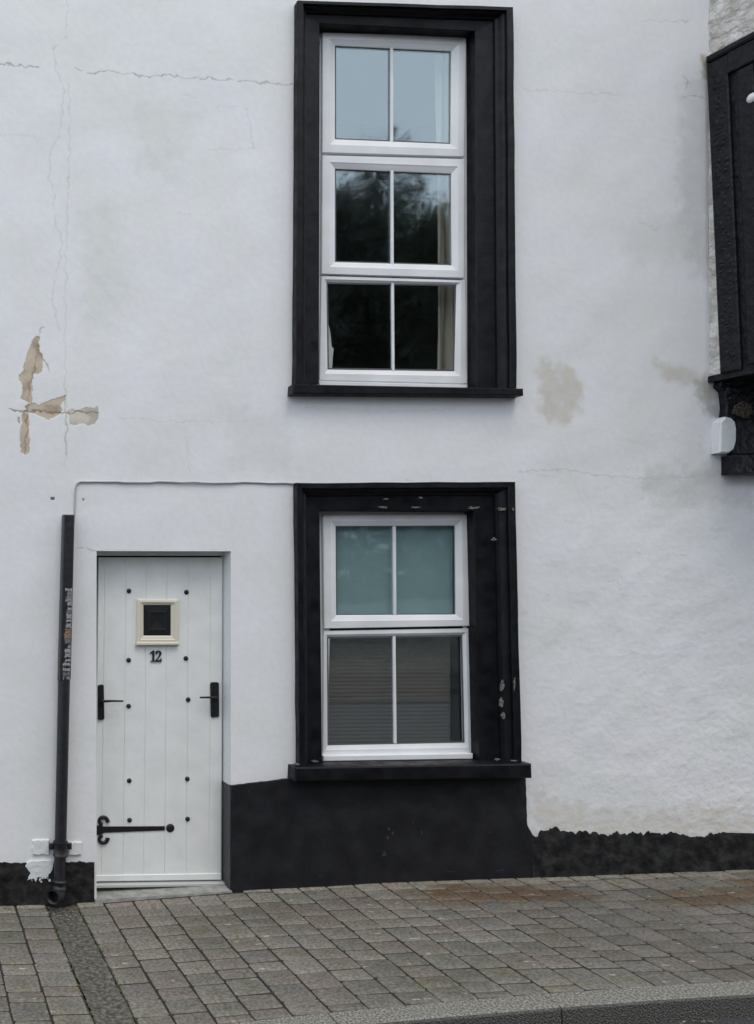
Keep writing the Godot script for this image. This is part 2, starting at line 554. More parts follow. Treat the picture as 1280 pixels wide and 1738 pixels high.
	var fw := world_mapped(mat("field stone", Color.WHITE, 0.95), 0.8)
	fw.albedo_texture = grain(104, 0.02, lin(0.10, 0.095, 0.085), lin(0.26, 0.25, 0.23), 6)
	M.field_stone = bumped(fw, relief(105, 0.03), 3.0)
	var gr := world_mapped(mat("far grass", Color.WHITE, 1.0), 0.2)
	gr.albedo_texture = grain(106, 0.03, lin(0.030, 0.050, 0.018), lin(0.060, 0.085, 0.030))
	M.grass = gr
	M.chip = bumped(world_mapped(mat("bared undercoat", Color.WHITE, 0.9), 4.0), relief(107, 0.05), 0.3)
	M.chip.albedo_texture = grain(108, 0.06, lin(0.035, 0.033, 0.030), lin(0.36, 0.345, 0.30))
	M.splash = bumped(world_mapped(mat("white paint slop", lin(0.66, 0.68, 0.70), 0.7), 3.0), relief(109, 0.02), 0.25)
	M.scuff = bumped(world_mapped(mat("pale scuff", lin(0.040, 0.042, 0.047), 0.9), 4.0), relief(115, 0.03), 0.2)
	M.litter = mat("dry leaf bits", lin(0.26, 0.20, 0.11), 0.9)
	M.moss = mat("moss", lin(0.055, 0.060, 0.022), 1.0)
	M.oak = bumped(world_mapped(mat("weathered black timber", Color.WHITE, 0.45), 1.6), relief(110, 0.02, 5), 0.7)
	M.oak.metallic_specular = 0.35
	M.oak.albedo_texture = grain(111, 0.02, lin(0.004, 0.0045, 0.007), lin(0.013, 0.014, 0.019), 6)
	M.rot = bumped(world_mapped(mat("rotten bare timber", Color.WHITE, 0.95), 3.0), relief(112, 0.04, 6), 1.5)
	M.rot.albedo_texture = grain(113, 0.04, lin(0.02, 0.017, 0.015), lin(0.16, 0.12, 0.09), 6)

# ------------------------------------------------------------------ ground
# foot of the wall as surveyed: the street climbs to the right
var foot := []

func ground(x: float) -> float:
	if x <= foot[0].x:
		return foot[0].y + (x - foot[0].x) * 0.012
	for i in foot.size() - 1:
		if x <= foot[i + 1].x:
			return lerpf(foot[i].y, foot[i + 1].y, (x - foot[i].x) / (foot[i + 1].x - foot[i].x))
	return foot[-1].y + (x - foot[-1].x) * 0.02

func kerb_line(x: float) -> float:
	return 1.525 - 0.040 * x

func sheet(z_from: Callable, z_to: Callable, dy: float, x0: float, x1: float, step: float) -> SurfaceTool:
	var st := new_st()
	var n := int((x1 - x0) / step)
	for i in n:
		var a := x0 + (x1 - x0) * i / n
		var b := x0 + (x1 - x0) * (i + 1) / n
		quad(st, Vector3(a, ground(a) + dy, z_to.call(a)), Vector3(a, ground(a) + dy, z_from.call(a)), Vector3(b, ground(b) + dy, z_from.call(b)), Vector3(b, ground(b) + dy, z_to.call(b)))
	return st

func sett_mesh(w: float, l: float, s: int) -> ArrayMesh:
	# a tumbled paving block: top at y = 0, rounded arrises, uneven corners
	var r := RandomNumberGenerator.new()
	r.seed = s
	var rings := []
	var cut := 0.005
	for k in [[0.0, -0.06], [0.0, -0.008], [0.35, -0.0025], [1.0, 0.0]]:
		var e: float = cut * k[0]
		var q := []
		var hw := w / 2 - e
		var hl := l / 2 - e
		var c := 0.007
		for p in [[-hw, -hl + c], [-hw + c, -hl], [hw - c, -hl], [hw, -hl + c], [hw, hl - c], [hw - c, hl], [-hw + c, hl], [-hw, hl - c]]:
			q.append(Vector3(p[0], k[1], p[1]))
		rings.append(q)
	for i in 8:
		var j := Vector3(r.randf_range(-0.0025, 0.0025), r.randf_range(-0.0012, 0.0012), r.randf_range(-0.0025, 0.0025))
		for q in rings:
			q[i] += j
	var st := new_st()
	st.set_smooth_group(0)
	for k in 3:
		for i in 8:
			var n := (i + 1) % 8
			quad(st, rings[k][i], rings[k][n], rings[k + 1][n], rings[k + 1][i])
	for i in 8:
		var n := (i + 1) % 8
		tri(st, rings[3][i], rings[3][n], Vector3(0, 0.0006, 0))
	return commit(st)

func build_ground() -> void:
	for p in [[-60, 1537], [0, 1536], [90, 1535], [160, 1530], [260, 1522], [400, 1511], [520, 1504.5], [640, 1498], [760, 1493], [850, 1490], [960, 1487], [1100, 1482], [1280, 1475]]:
		foot.append(xy(p[0], p[1]))
	var g := obj("ground", sheet(func(_x): return -160.0, func(_x): return 320.0, -0.30, -300.0, 300.0, 12.0), M.grass)
	tag(g, "", "", "", "structure")
	var rs := new_st()
	var road := obj("road", sheet(func(x): return kerb_line(x) - 0.02, func(_x): return 8.4, -0.095, -14.0, 20.0, 0.5), M.road)
	tag(road, "", "", "", "structure")
	# paving bed, then every stone
	var left := at(83, 1554, 0.12).x
	var right := at(138, 1566, 0.17).x
	var bed := sheet(func(_x): return -0.25, func(x): return kerb_line(x) + 0.01, -0.0053, -4.0, left, 0.1)
	bed.append_from(commit(sheet(func(_x): return -0.25, func(x): return kerb_line(x) + 0.01, -0.0053, right, 9.5, 0.1)), 0, Transform3D.IDENTITY)
	bed.append_from(commit(sheet(func(_x): return -0.25, func(x): return kerb_line(x) + 0.01, -0.05, left - 0.02, right + 0.02, 0.1)), 0, Transform3D.IDENTITY)
	var pave := obj("pavement", bed, M.bed)
	tag(pave, "", "", "", "structure")
	rng.seed = 20
	var gap := 0.0085
	var edges := []
	var drain_l := left
	var drain_r := right
	edges.append([left - 0.178, left])
	var x := left - 0.178
	while x > -2.2:
		edges.append([x - 0.167, x])
		x -= 0.167
	var first := at(174, 1541).x
	edges.append([right, first])
	x = first
	while x < 8.5:
		var w := rng.randf_range(0.161, 0.169)
		edges.append([x, x + w])
		x += w
	var lengths := [0.100, 0.118, 0.136, 0.156, 0.172]
	var stock := {}
	var far_st := new_st()
	var count := 0
	for e in edges:
		var w: float = e[1] - e[0]
		var cx: float = (e[0] + e[1]) / 2
		var z := -0.02
		var stop := kerb_line(cx)
		if cx > at(165, 1520, 0).x and cx < at(392, 1520, 0).x:
			z = at(280, 1531, 0.0).z + 0.035 + rng.randf_range(0.0, 0.01)
		var turn := 0
		while z < stop - 0.02:
			var pick: int = [0, 1, 1, 2, 2, 3, 3, 4, 4][rng.randi_range(0, 8)]
			var l: float = lengths[pick] * rng.randf_range(0.97, 1.03)
			if turn == 0:
				l *= rng.randf_range(0.55, 1.0)
			turn += 1
			if stop - (z + l) < 0.05:
				l = stop - z
			var seen := cx > 0.20 and cx < 5.25
			# is it inside the photograph's field?
			var rel := Vector3(cx, ground(cx), z + l * 0.5) - EYE
			var fx := rel.x * cos(YAW) + rel.z * sin(YAW)
			var fz := rel.x * sin(YAW) - rel.z * cos(YAW)
			var px := AXIS.x + FOCAL * fx / maxf(fz, 0.1)
			var py := AXIS.y - FOCAL * rel.y / maxf(fz, 0.1)
			seen = px > -40 and px < 1320 and py < 1765
			var variant := rng.randi_range(0, 2)
			var key := "%d_%d" % [pick, variant]
			if not stock.has(key):
				stock[key] = sett_mesh(0.160, lengths[pick], pick * 7 + variant + 1)
			var slope := (ground(cx + 0.08) - ground(cx - 0.08)) / 0.16
			var b := Basis.IDENTITY.rotated(Vector3.BACK, atan(slope) + rng.randf_range(-0.007, 0.007)).rotated(Vector3.RIGHT, rng.randf_range(-0.007, 0.007)).rotated(Vector3.UP, rng.randf_range(-0.018, 0.018))
			b = b * Basis.from_scale(Vector3((w - gap) / 0.160, 1.0, (l - 0.0100) / lengths[pick]))
			var t := Transform3D(b, Vector3(cx + rng.randf_range(-0.001, 0.001), ground(cx) + rng.randf_range(-0.0022, 0.0018), z + l / 2))
			var tone := rng.randi_range(0, M.setts.size() - 1)
			if seen and count < 300:
				var o := put("sett", stock[key], M.setts[tone], pave)
				o.transform = t
				count += 1
			else:
				far_st.append_from(stock[key], 0, t)
			z += l
	var rest := put("setts_beyond", far_st.commit(), M.setts[0], pave)
	rest.set_meta("kind", "stuff")
	print("setts ", count)
	# drain channel from the pipe's shoe across the pavement
	var cs := new_st()
	var cn := noise(61, 3.0, 4)
	var rows := 46
	var cols := 10
	var pt := func(i: int, j: int) -> Vector3:
		var zz := 0.02 + (kerb_line(0.9) - 0.03) * i / rows
		var u := float(j) / cols
		var xx := lerpf(drain_l + 0.004, drain_r - 0.004, u) + cn.get_noise_2d(zz * 3.0, j * 0.2) * 0.008
		var dish := 0.014 * (1.0 - pow(2.0 * u - 1.0, 2.0))
		return Vector3(xx, ground(xx) - 0.002 - dish + cn.get_noise_2d(xx * 6.0, zz * 6.0) * 0.0016, zz)
	cs.set_smooth_group(0)
	for i in rows:
		for j in cols:
			quad(cs, pt.call(i + 1, j), pt.call(i, j), pt.call(i, j + 1), pt.call(i + 1, j + 1))
	var channel := obj("drain_channel", cs, M.channel, pave)
	channel.set_meta("label", "dished mossy concrete drain channel from the downpipe to the kerb")
	# kerb stones
	var kerb := base("kerb", Vector3.ZERO)
	tag(kerb, "", "", "", "structure")
	var stops := [at(935, 1684, 1.4).x - 0.0]
	var kx: float = at(922, 1688, kerb_line(2.45)).x
	var k0: float = at(556, 1712, kerb_line(1.7)).x
	var lengthk := kx - k0
	var a := k0 - 8 * lengthk
	for i in 16:
		var b2 := a + lengthk - 0.006
		var st := new_st()
		var r1 := []
		var r2 := []
		var segs := 10
		for s in segs + 1:
			var xx := lerpf(a, b2, float(s) / segs)
			var zz := kerb_line(xx) + 0.004
			var gg := ground(xx) + 0.001 + cn.get_noise_2d(xx * 2.0, i) * 0.002
			var chip := absf(cn.get_noise_2d(xx * 9.0, 5.0)) * 0.006
			r1.append([Vector3(xx, gg - 0.14, zz), Vector3(xx, gg - 0.003, zz), Vector3(xx, gg, zz + 0.004), Vector3(xx, gg - 0.001, zz + 0.106 - chip), Vector3(xx, gg - 0.005 - chip * 0.3, zz + 0.115 - chip * 0.6)])
			r2.append([Vector3(xx, gg - 0.005 - chip * 0.3, zz + 0.115 - chip * 0.6), Vector3(xx, gg - 0.014, zz + 0.121), Vector3(xx, gg - 0.16, zz + 0.126)])
		for s in segs:
			for k in 4:
				quad(st, r1[s][k], r1[s][k + 1], r1[s + 1][k + 1], r1[s + 1][k])
		for end in [0, segs]:
			for k in 3:
				tri(st, r1[end][0], r1[end][k + 1], r1[end][k + 2])
		var o := obj("kerbstone", st, M.kerb, kerb)
		var sf := new_st()
		for s in segs:
			for k in 2:
				quad(sf, r2[s][k], r2[s][k + 1], r2[s + 1][k + 1], r2[s + 1][k])
		for end in [0, segs]:
			tri(sf, r2[end][0], r2[end][1], r2[end][2])
			tri(sf, r2[end][0], r2[end][2], r1[end][0])
		obj("front_face", sf, M.kerb_face, o)
		a += lengthk
	# far side of the street
	var fp := obj("far_pavement", sheet(func(_x): return 8.4, func(_x): return 10.4, 0.01, -14.0, 22.0, 0.5), M.road)
	tag(fp, "", "", "", "structure")
	var fk := new_st()
	for i in 36:
		var p0 := -14.0 + i
		quad(fk, Vector3(p0, ground(p0) - 0.2, 8.4), Vector3(p0, ground(p0) + 0.01, 8.4), Vector3(p0 + 1, ground(p0 + 1) + 0.01, 8.4), Vector3(p0 + 1, ground(p0 + 1) - 0.2, 8.4))
	tag(obj("far_kerb", fk, M.kerb_face), "", "", "", "structure")
	# leaf bits in the gutter and the channel
	var lt := new_st()
	rng.seed = 9
	for i in 62:
		var p: Vector3
		if i < 17:
			var q := at(1165 + rng.randfn(0, 40), 1722, 1.5)
			var lx: float = at(1160 + rng.randfn(0, 34), 1712, 1.42).x
			p = Vector3(lx, ground(lx) - 0.088, kerb_line(lx) + 0.142 + absf(rng.randfn(0, 0.012)))
		else:
			var lx := lerpf(drain_l - 0.01, drain_r + 0.03, rng.randf())
			p = Vector3(lx, ground(lx) - 0.006, 0.06 + absf(rng.randfn(0, 0.10)))
		var s := rng.randf_range(0.004, 0.011)
		var an := rng.randf() * TAU
		var u := Vector3(cos(an), rng.randf_range(-0.2, 0.4), sin(an)) * s
		var v := Vector3(-sin(an), rng.randf_range(-0.2, 0.4), cos(an)) * s * 0.5
		quad(lt, p - u, p - v, p + u, p + v)
	tag(obj("leaf_litter", lt, M.litter), "yellow brown leaf bits lying in the gutter and below the downpipe", "leaf litter", "", "stuff")
	var ms := new_st()
	for i in 260:
		var side := rng.randi_range(0, 1)
		var zz := rng.randf_range(0.05, 1.4)
		var lx := (drain_l - 0.002 if side == 0 else drain_r + 0.002) + rng.randfn(0, 0.006)
		var h := rng.randf_range(0.002, 0.007)
		var r := rng.randf_range(0.003, 0.008)
		var c := Vector3(lx, ground(lx) - 0.004, zz)
		for k in 5:
			var t0 := TAU * k / 5
			var t1 := TAU * (k + 1) / 5
			tri(ms, c + Vector3(cos(t0) * r, 0, sin(t0) * r), c + Vector3(0, h, 0), c + Vector3(cos(t1) * r, 0, sin(t1) * r))
	tag(obj("moss", ms, M.moss), "dark moss lining both edges of the drain channel", "moss", "", "stuff")

# ------------------------------------------------------------------ house
var door_hole := Rect2()
var low_hole := Rect2()
var up_hole := Rect2()

func hole(list: Array) -> Rect2:
	var p := poly(list)
	var r := Rect2(p[0], Vector2.ZERO)
	for q in p:
		r = r.expand(q)
	return r

func build_wall(house: Node3D) -> void:
	door_hole = hole([164, 935, 392, 1600])
	low_hole = hole([511, 838, 857, 1312])
	up_hole = hole([509, 14, 853, 667])
	var xs := [-2.6, 8.5]
	var ys := [-0.6, 6.6]
	for h in [door_hole, low_hole, up_hole]:
		xs.append_array([h.position.x, h.end.x])
		ys.append_array([h.position.y, h.end.y])
	xs.sort()
	ys.sort()
	var split := func(v: Array) -> Array:
		var r := []
		for i in v.size() - 1:
			var n := maxi(1, int(ceil((v[i + 1] - v[i]) / 0.05)))
			for k in n:
				r.append(lerpf(v[i], v[i + 1], float(k) / n))
		r.append(v[-1])
		return r
	xs = split.call(xs)
	ys = split.call(ys)
	var un := noise(200, 0.9, 3)
	var um := noise(201, 5.0, 3)
	var st := new_st()
	var surf := func(x: float, y: float) -> Vector3:
		var k := smoothstep(0.25, 0.7, y - ground(x))
		var right := smoothstep(3.0, 4.2, x) * (1.0 - smoothstep(1.8, 3.0, y))
		var near := 1.0
		for h in [door_hole, low_hole.grow(0.14), up_hole.grow(0.14)]:
			var d := maxf(maxf(h.position.x - x, x - h.end.x), maxf(h.position.y - y, y - h.end.y))
			near = minf(near, smoothstep(0.0, 0.12, d))
		return Vector3(x, y, (un.get_noise_2d(x, y) * 0.008 + um.get_noise_2d(x, y) * (0.0022 + 0.0045 * right)) * k * near)
	st.set_smooth_group(0)
	for y in ys:
		for x in xs:
			var p: Vector3 = surf.call(x, y)
			st.set_uv(Vector2((x - WX) / WW, (WY + WH - y) / WH))
			st.add_vertex(p)
	var w := xs.size()
	for j in ys.size() - 1:
		for i in w - 1:
			var c := Vector2((xs[i] + xs[i + 1]) / 2, (ys[j] + ys[j + 1]) / 2)
			if door_hole.has_point(c) or low_hole.has_point(c) or up_hole.has_point(c):
				continue
			var k := j * w + i
			for v in [k, k + w, k + w + 1, k, k + w + 1, k + 1]:
				st.add_index(v)
	var wall := obj("wall", st, M.wall, house)
	# thickness: the reveals of the openings
	var rv := new_st()
	for h in [low_hole, up_hole]:
		var a := Vector3(h.position.x, h.position.y, 0)
		var b := Vector3(h.position.x, h.end.y, 0)
		var c := Vector3(h.end.x, h.end.y, 0)
		var d := Vector3(h.end.x, h.position.y, 0)
		var k := Vector3(0, 0, -0.32)
		for e in [[a, b], [b, c], [c, d], [d, a]]:
			quad(rv, e[0], e[0] + k, e[1] + k, e[1])
	obj("opening_reveal", rv, M.reveal, house)

func sash(parent: Node, called: String, outer: Array, inner: Array, front: float, back: float, bar_x: Array, pane_z: float) -> MeshInstance3D:
	var o := poly(outer, front)
	var i := poly(inner, front - 0.012)
	var st := new_st()
	ring(st, o, i, [Vector2(0.0, back), Vector2(0.0, front - 0.004), Vector2(0.04, front), Vector2(0.55, front + 0.001), Vector2(0.62, front - 0.002), Vector2(0.97, front - 0.012), Vector2(1.0, front - 0.015), Vector2(1.0, -0.106), Vector2(0.6, -0.108), Vector2(0.6, back)])
	var s := obj(called, st, M.upvc, parent)
	return s

func pane(parent: Node, inner: Array, z: float) -> void:
	var p := poly(inner, z)
	var st := new_st()
	# drawn glass is never quite flat: each face bows a little
	var c := clockwise(p)
	var n := noise(int(inner[0] * 7 + inner[1]), 3.0, 2)
	st.set_smooth_group(0)
	var g := 14
	var f := func(i: int, j: int, back: float) -> Vector3:
		var u := float(i) / g
		var v := float(j) / g
		var q := c[0].lerp(c[1], v).lerp(c[3].lerp(c[2], v), u)
		return Vector3(q.x, q.y, z - back + n.get_noise_2d(q.x, q.y + back * 90.0) * 0.0006)
	for back in [0.0, 0.006]:
		for i in g:
			for j in g:
				quad(st, f.call(i, j, back), f.call(i, j + 1, back), f.call(i + 1, j + 1, back), f.call(i + 1, j, back))
	obj("pane", st, M.glass, parent)

func glazing_bar(parent: Node, x0: float, y0: float, x1: float, y1: float, z: float, half: float) -> void:
	var st := new_st()
	prism(st, poly([x0 - half, y0, x0 + half, y0, x1 + half, y1, x1 - half, y1], z), z - 0.012, z, 0.0025)
	obj("glazing_bar", st, M.upvc, parent)

func gasket(parent: Node, inner: Array, z: float) -> void:
	var p := clockwise(poly(inner, z))
	var st := new_st()
	ring(st, inset(p, -0.004), inset(p, 0.006), [Vector2(0, z), Vector2(1, z)])
	obj("gasket", st, M.gasket, parent)

func build_windows(house: Node3D) -> void:
	# ---- upper window
	var st := new_st()
	var of := [542, 654, 547, 53, 794, 61, 794, 660]
	var inf := [556, 640, 558, 70, 782, 76, 778, 642]
	ring(st, poly(of, -0.10), poly(inf, -0.10), [Vector2(-0.8, -0.17), Vector2(-0.8, -0.102), Vector2(0.0, -0.102), Vector2(1.0, -0.102), Vector2(1.0, -0.108)])
	var up := obj("window", st, M.upvc, house)
	up.set_meta("label", "tall upper window of three white sashes in a black moulded surround")
	var s1o := [547, 259, 547.5, 54.5, 792, 61.5, 788, 266]
	var s1i := [569, 236, 569, 77.5, 766, 87, 765, 244]
	var s2o := [546, 465, 547, 263, 789, 269.5, 788, 472]
	var s2i := [569, 444.5, 569, 286.5, 766, 295, 767, 450]
	var s3o := [542.5, 645, 545.5, 468, 790, 475.5, 793, 651]
	var s3i := [557, 626, 555, 480, 773.5, 484, 770, 629]
	sash(up, "sash", s1o, s1i, -0.082, -0.15, [], -0.10)
	sash(up, "sash", s2o, s2i, -0.082, -0.15, [], -0.10)
	sash(up, "sash", s3o, s3i, -0.090, -0.15, [], -0.10)
	for p in [s1i, s2i, s3i]:
		gasket(up, p, -0.1005)
		pane(up, p, -0.104)
	glazing_bar(up, 665.5, 80, 665.5, 242, -0.092, 2.6)
	glazing_bar(up, 666, 289, 666.5, 449, -0.092, 2.4)
	glazing_bar(up, 667, 480, 668, 629, -0.098, 2.3)
	st = new_st()
	prism(st, poly([542, 655, 542, 647, 793, 653, 793, 661], -0.075), -0.12, -0.075, 0.003)
	obj("drip_rail", st, M.upvc, up)
	surround(up, [495.5, 651, 499.5, 0, 872, 11.5, 878, 659], [541, 651, 542.5, 41, 806, 54, 808, 659])
	st = new_st()
	prism(st, stood([488, 668, 489, 652, 888, 659.5, 888.5, 671.5], 0.07, 690), -0.15, 0.075, 0.006)
	obj("sill", st, M.black, up)
	# ---- lower window
	st = new_st()
	var lf := [548, 1286, 544.5, 872, 793.5, 871, 802, 1283]
	var li := [557, 1270, 562, 885, 784, 885, 790, 1268]
	ring(st, poly(lf, -0.10), poly(li, -0.10), [Vector2(-0.8, -0.17), Vector2(-0.8, -0.102), Vector2(0.0, -0.102), Vector2(1.0, -0.102), Vector2(1.0, -0.108)])
	var lo := obj("window", st, M.upvc, house)
	lo.set_meta("label", "lower window of two white sashes above the black panel")
	var l1o := [550, 1067, 548, 874, 793, 872.5, 797.5, 1062.5]
	var l1i := [571, 1044, 570, 893, 773, 892, 774, 1043]
	var l2o := [548.5, 1284, 549, 1071, 798, 1066.5, 802, 1280]
	var l2i := [557, 1263.5, 556, 1082, 783.5, 1078.5, 787.5, 1259]
	sash(lo, "sash", l1o, l1i, -0.082, -0.15, [], -0.10)
	sash(lo, "sash", l2o, l2i, -0.092, -0.15, [], -0.10)
	for p in [l1i, l2i]:
		gasket(lo, p, -0.1005)
		pane(lo, p, -0.104)
	glazing_bar(lo, 670, 893, 671, 1043, -0.092, 2.4)
	glazing_bar(lo, 669.5, 1080, 671.5, 1262, -0.098, 2.4)
	st = new_st()
	prism(st, poly([549, 1292, 549, 1283, 803, 1279, 803, 1288], -0.06), -0.13, -0.06, 0.003)
	obj("drip_rail", st, M.upvc, lo)
	surround(lo, [502, 1299, 497.5, 819.5, 875, 817.5, 886.5, 1294], [546.5, 1299, 542, 866, 803, 868, 813, 1294])
	st = new_st()
	var sill_front := stood([488, 1327.5, 489, 1303, 903, 1296.5, 904, 1321], 0.10, 690)
	prism(st, sill_front, -0.06, 0.10, 0.008)
	obj("sill", st, M.black, lo)
	# where paint has come away
	rng.seed = 40
	for c in [[650, 861, 9, 2.2, 0.028], [706, 861, 10, 1.6, 0.028], [655, 847, 6, 1.6, 0.036], [714, 845, 4, 2, 0.036], [804, 862, 16, 3.2, 0.03], [852, 864, 9, 3.0, 0.049], [871, 864, 3, 3.2, 0.052], [839, 915, 5, 4, 0.04], [853, 1166, 3.4, 12, 0.05], [851, 1192, 4.2, 11, 0.05], [855, 1215, 4, 8, 0.05], [873, 1160, 1.6, 14, 0.052], [535, 1292, 7, 2, 0.0], [505, 1297, 6, 2.0, 0.05], [873, 1291, 6, 2.0, 0.05], [845, 1289, 5, 2.0, 0.05]]:
		var pts := PackedVector2Array()
		var k := 15
		var cc: Vector3 = at(c[0], c[1], c[4])
		for j in k:
			var an := TAU * j / k
			var r := rng.randf_range(0.3, 1.1)
			pts.append(Vector2(cc.x + cos(an) * r * c[2] * 0.0034, cc.y + sin(an) * r * c[3] * 0.0034))
		st = new_st()
		prism(st, pts, c[4] - 0.012, c[4] + 0.0035)
		obj("paint_chip", st, M.chip, lo)

func surround(win: Node, outer: Array, inner: Array) -> void:
	# stepped architrave on three sides, standing proud of the wall and stepping back to the frame
	var o := stood(outer, 0.05, 690)
	var i := poly(inner, -0.02)
	var st := new_st()
	var prof := [Vector2(0.0, -0.02), Vector2(0.0, 0.046), Vector2(0.02, 0.050), Vector2(0.19, 0.050), Vector2(0.21, 0.046), Vector2(0.215, 0.034), Vector2(0.26, 0.033), Vector2(0.30, 0.027), Vector2(0.36, 0.010), Vector2(0.42, 0.004), Vector2(0.44, 0.003), Vector2(0.45, -0.008), Vector2(0.97, -0.014), Vector2(1.0, -0.018), Vector2(1.0, -0.13)]
	var n := noise(230 + int(outer[1]), 2.5, 3)
	# cut into short lengths so that the old timber can waver
	for s in 3:
		var segs := 14
		for q in segs:
			var t0 := float(q) / segs
			var t1 := float(q + 1) / segs
			for k in prof.size() - 1:
				var f := func(t: float, p: Vector2) -> Vector3:
					var a := o[s].lerp(i[s], p.x)
					var b := o[s + 1].lerp(i[s + 1], p.x)
					var c := a.lerp(b, t)
					return Vector3(c.x + n.get_noise_2d(c.y, s) * 0.004 * (1.0 - p.x), c.y + n.get_noise_2d(c.x, s + 9) * 0.003 * (1.0 - p.x), p.y)
				quad(st, f.call(t0, prof[k]), f.call(t1, prof[k]), f.call(t1, prof[k + 1]), f.call(t0, prof[k + 1]))
	obj("surround", st, M.black, win)

func build_door(house: Node3D) -> void:
	var z := -0.12
	# head, jambs and step of the opening
	var st := new_st()
	var h := door_hole
	quad(st, Vector3(h.end.x, -0.4, 0), Vector3(h.end.x, h.end.y, 0), Vector3(h.end.x, h.end.y, -0.3), Vector3(h.end.x, -0.4, -0.3))
	quad(st, Vector3(h.position.x, -0.4, -0.3), Vector3(h.position.x, h.end.y, -0.3), Vector3(h.position.x, h.end.y, 0), Vector3(h.position.x, -0.4, 0))
	quad(st, Vector3(h.position.x, h.end.y, -0.3), Vector3(h.end.x, h.end.y, -0.3), Vector3(h.end.x, h.end.y, 0), Vector3(h.position.x, h.end.y, 0))
	obj("door_reveal", st, M.reveal, house)
	st = new_st()
	var top := at(392, 1334, 0).y
	box(st, Vector3(h.end.x - 0.006, -0.3, -0.17), Vector3(h.end.x + 0.004, top, 0.003), 0.002)
	obj("painted_jamb", st, M.reveal_dark, house)
	# backing board and gap behind the planks
	st = new_st()
	prism(st, poly([150, 1540, 150, 930, 400, 930, 400, 1540], z - 0.055), z - 0.30, z - 0.055)
	var frame := obj("door_frame", st, M.dark_gap, house)
	var dl0 := 166.0
	st = new_st()
	prism(st, poly([163, 1496, 167, 946, 378, 946, 375.5, 1494], z - 0.02), z - 0.05, z - 0.014)
	var door := obj("door", st, M.door, house)
	door.set_meta("label", "white boarded front door with black studs and a small square window")
	var cuts := [0.0, 0.050, 0.222, 0.386, 0.552, 0.725, 0.905, 1.0]
	for k in 7:
		var a: float = cuts[k]
		var b: float = cuts[k + 1]
		var l0 := lerpf(167.5, 378.0, a)
		var l1 := lerpf(167.5, 378.0, b)
		var b0 := lerpf(161.0, 375.5, a)
		var b1 := lerpf(161.0, 375.5, b)
		st = new_st()
		prism(st, poly([b0 + 0.08, 1495 - 2.0 * a, l0 + 0.08, 946, l1 - 0.08, 946, b1 - 0.08, 1495 - 2.0 * b], z), z - 0.02, z, 0.003)
		obj("plank", st, M.door, door)
	st = new_st()
	prism(st, poly([150, 943.0, 150, 930, 400, 930, 400, 943.0], z), z - 0.05, z - 0.002)
	obj("door_head", st, M.reveal, house)
	# weather bar and threshold
	st = new_st()
	prism(st, poly([161.5, 1496.5, 161.5, 1486, 376, 1482.5, 376, 1493.5], z + 0.01), z + 0.001, z + 0.008, 0.003)
	obj("weather_bar", st, M.door, door)
	st = new_st()
	prism(st, poly([158, 1508, 158, 1502, 385, 1498.5, 385, 1504], -0.085), -0.17, -0.085, 0.004)
	obj("threshold", st, M.sill_grey, house)
	# studs
	for p in [[219, 1003], [316.5, 1005], [218.5, 1120.5], [315.5, 1117.5], [218.5, 1198.5], [319.5, 1187.5], [219.5, 1325], [318, 1322], [220, 1392], [318.5, 1390]]:
		st = new_st()
		disc(st, at(p[0], p[1], z + 0.001), 0.0145, 0.010)
		obj("stud", st, M.iron, door)
	# little window
	var c := at(268, 1055, z)
	st = new_st()
	var o := poly([232, 1093, 233.5, 1017, 304, 1018, 304, 1093], z + 0.02)
	var i := poly([244, 1079, 244, 1027, 290.5, 1027, 290.5, 1079], z + 0.012)
	ring(st, o, i, [Vector2(0, z), Vector2(0, z + 0.012), Vector2(0.15, z + 0.017), Vector2(0.5, z + 0.019), Vector2(0.6, z + 0.013), Vector2(0.9, z + 0.010), Vector2(1.0, z + 0.006), Vector2(1.0, z - 0.01)])
	obj("window_frame", st, M.cream, door)
	st = new_st()
	prism(st, poly([232, 1095.5, 232, 1090, 304.5, 1090, 304.5, 1095], z + 0.026), z + 0.002, z + 0.026, 0.004)
	obj("window_ledge", st, M.cream, door)
	var gi := clockwise(i)
	st = new_st()
	var centre := (gi[0] + gi[1] + gi[2] + gi[3]) / 4
	for k in 4:
		var a := gi[k]
		var b := gi[(k + 1) % 4]
		var a1 := a.lerp(centre, 0.42)
		var b1 := b.lerp(centre, 0.42)
		quad(st, Vector3(a.x, a.y, z + 0.003), Vector3(b.x, b.y, z + 0.003), Vector3(b1.x, b1.y, z + 0.007), Vector3(a1.x, a1.y, z + 0.007))
		tri(st, Vector3(a1.x, a1.y, z + 0.007), Vector3(b1.x, b1.y, z + 0.007), Vector3(centre.x, centre.y, z + 0.001))
	obj("bevelled_pane", st, M.door_glass, door)
	st = new_st()
	for k in 4:
		var a := gi[k].lerp(centre, 0.42)
		var b := gi[(k + 1) % 4].lerp(centre, 0.42)
		tube(st, [Vector3(a.x, a.y, z + 0.007), Vector3(b.x, b.y, z + 0.007)], [0.0016, 0.0016], 6)
		var e := gi[k].lerp(centre, 0.1)
		tube(st, [Vector3(e.x, e.y, z + 0.004), Vector3(a.x, a.y, z + 0.007)], [0.0012, 0.0012], 6)
	obj("leading", st, M.lead, door)
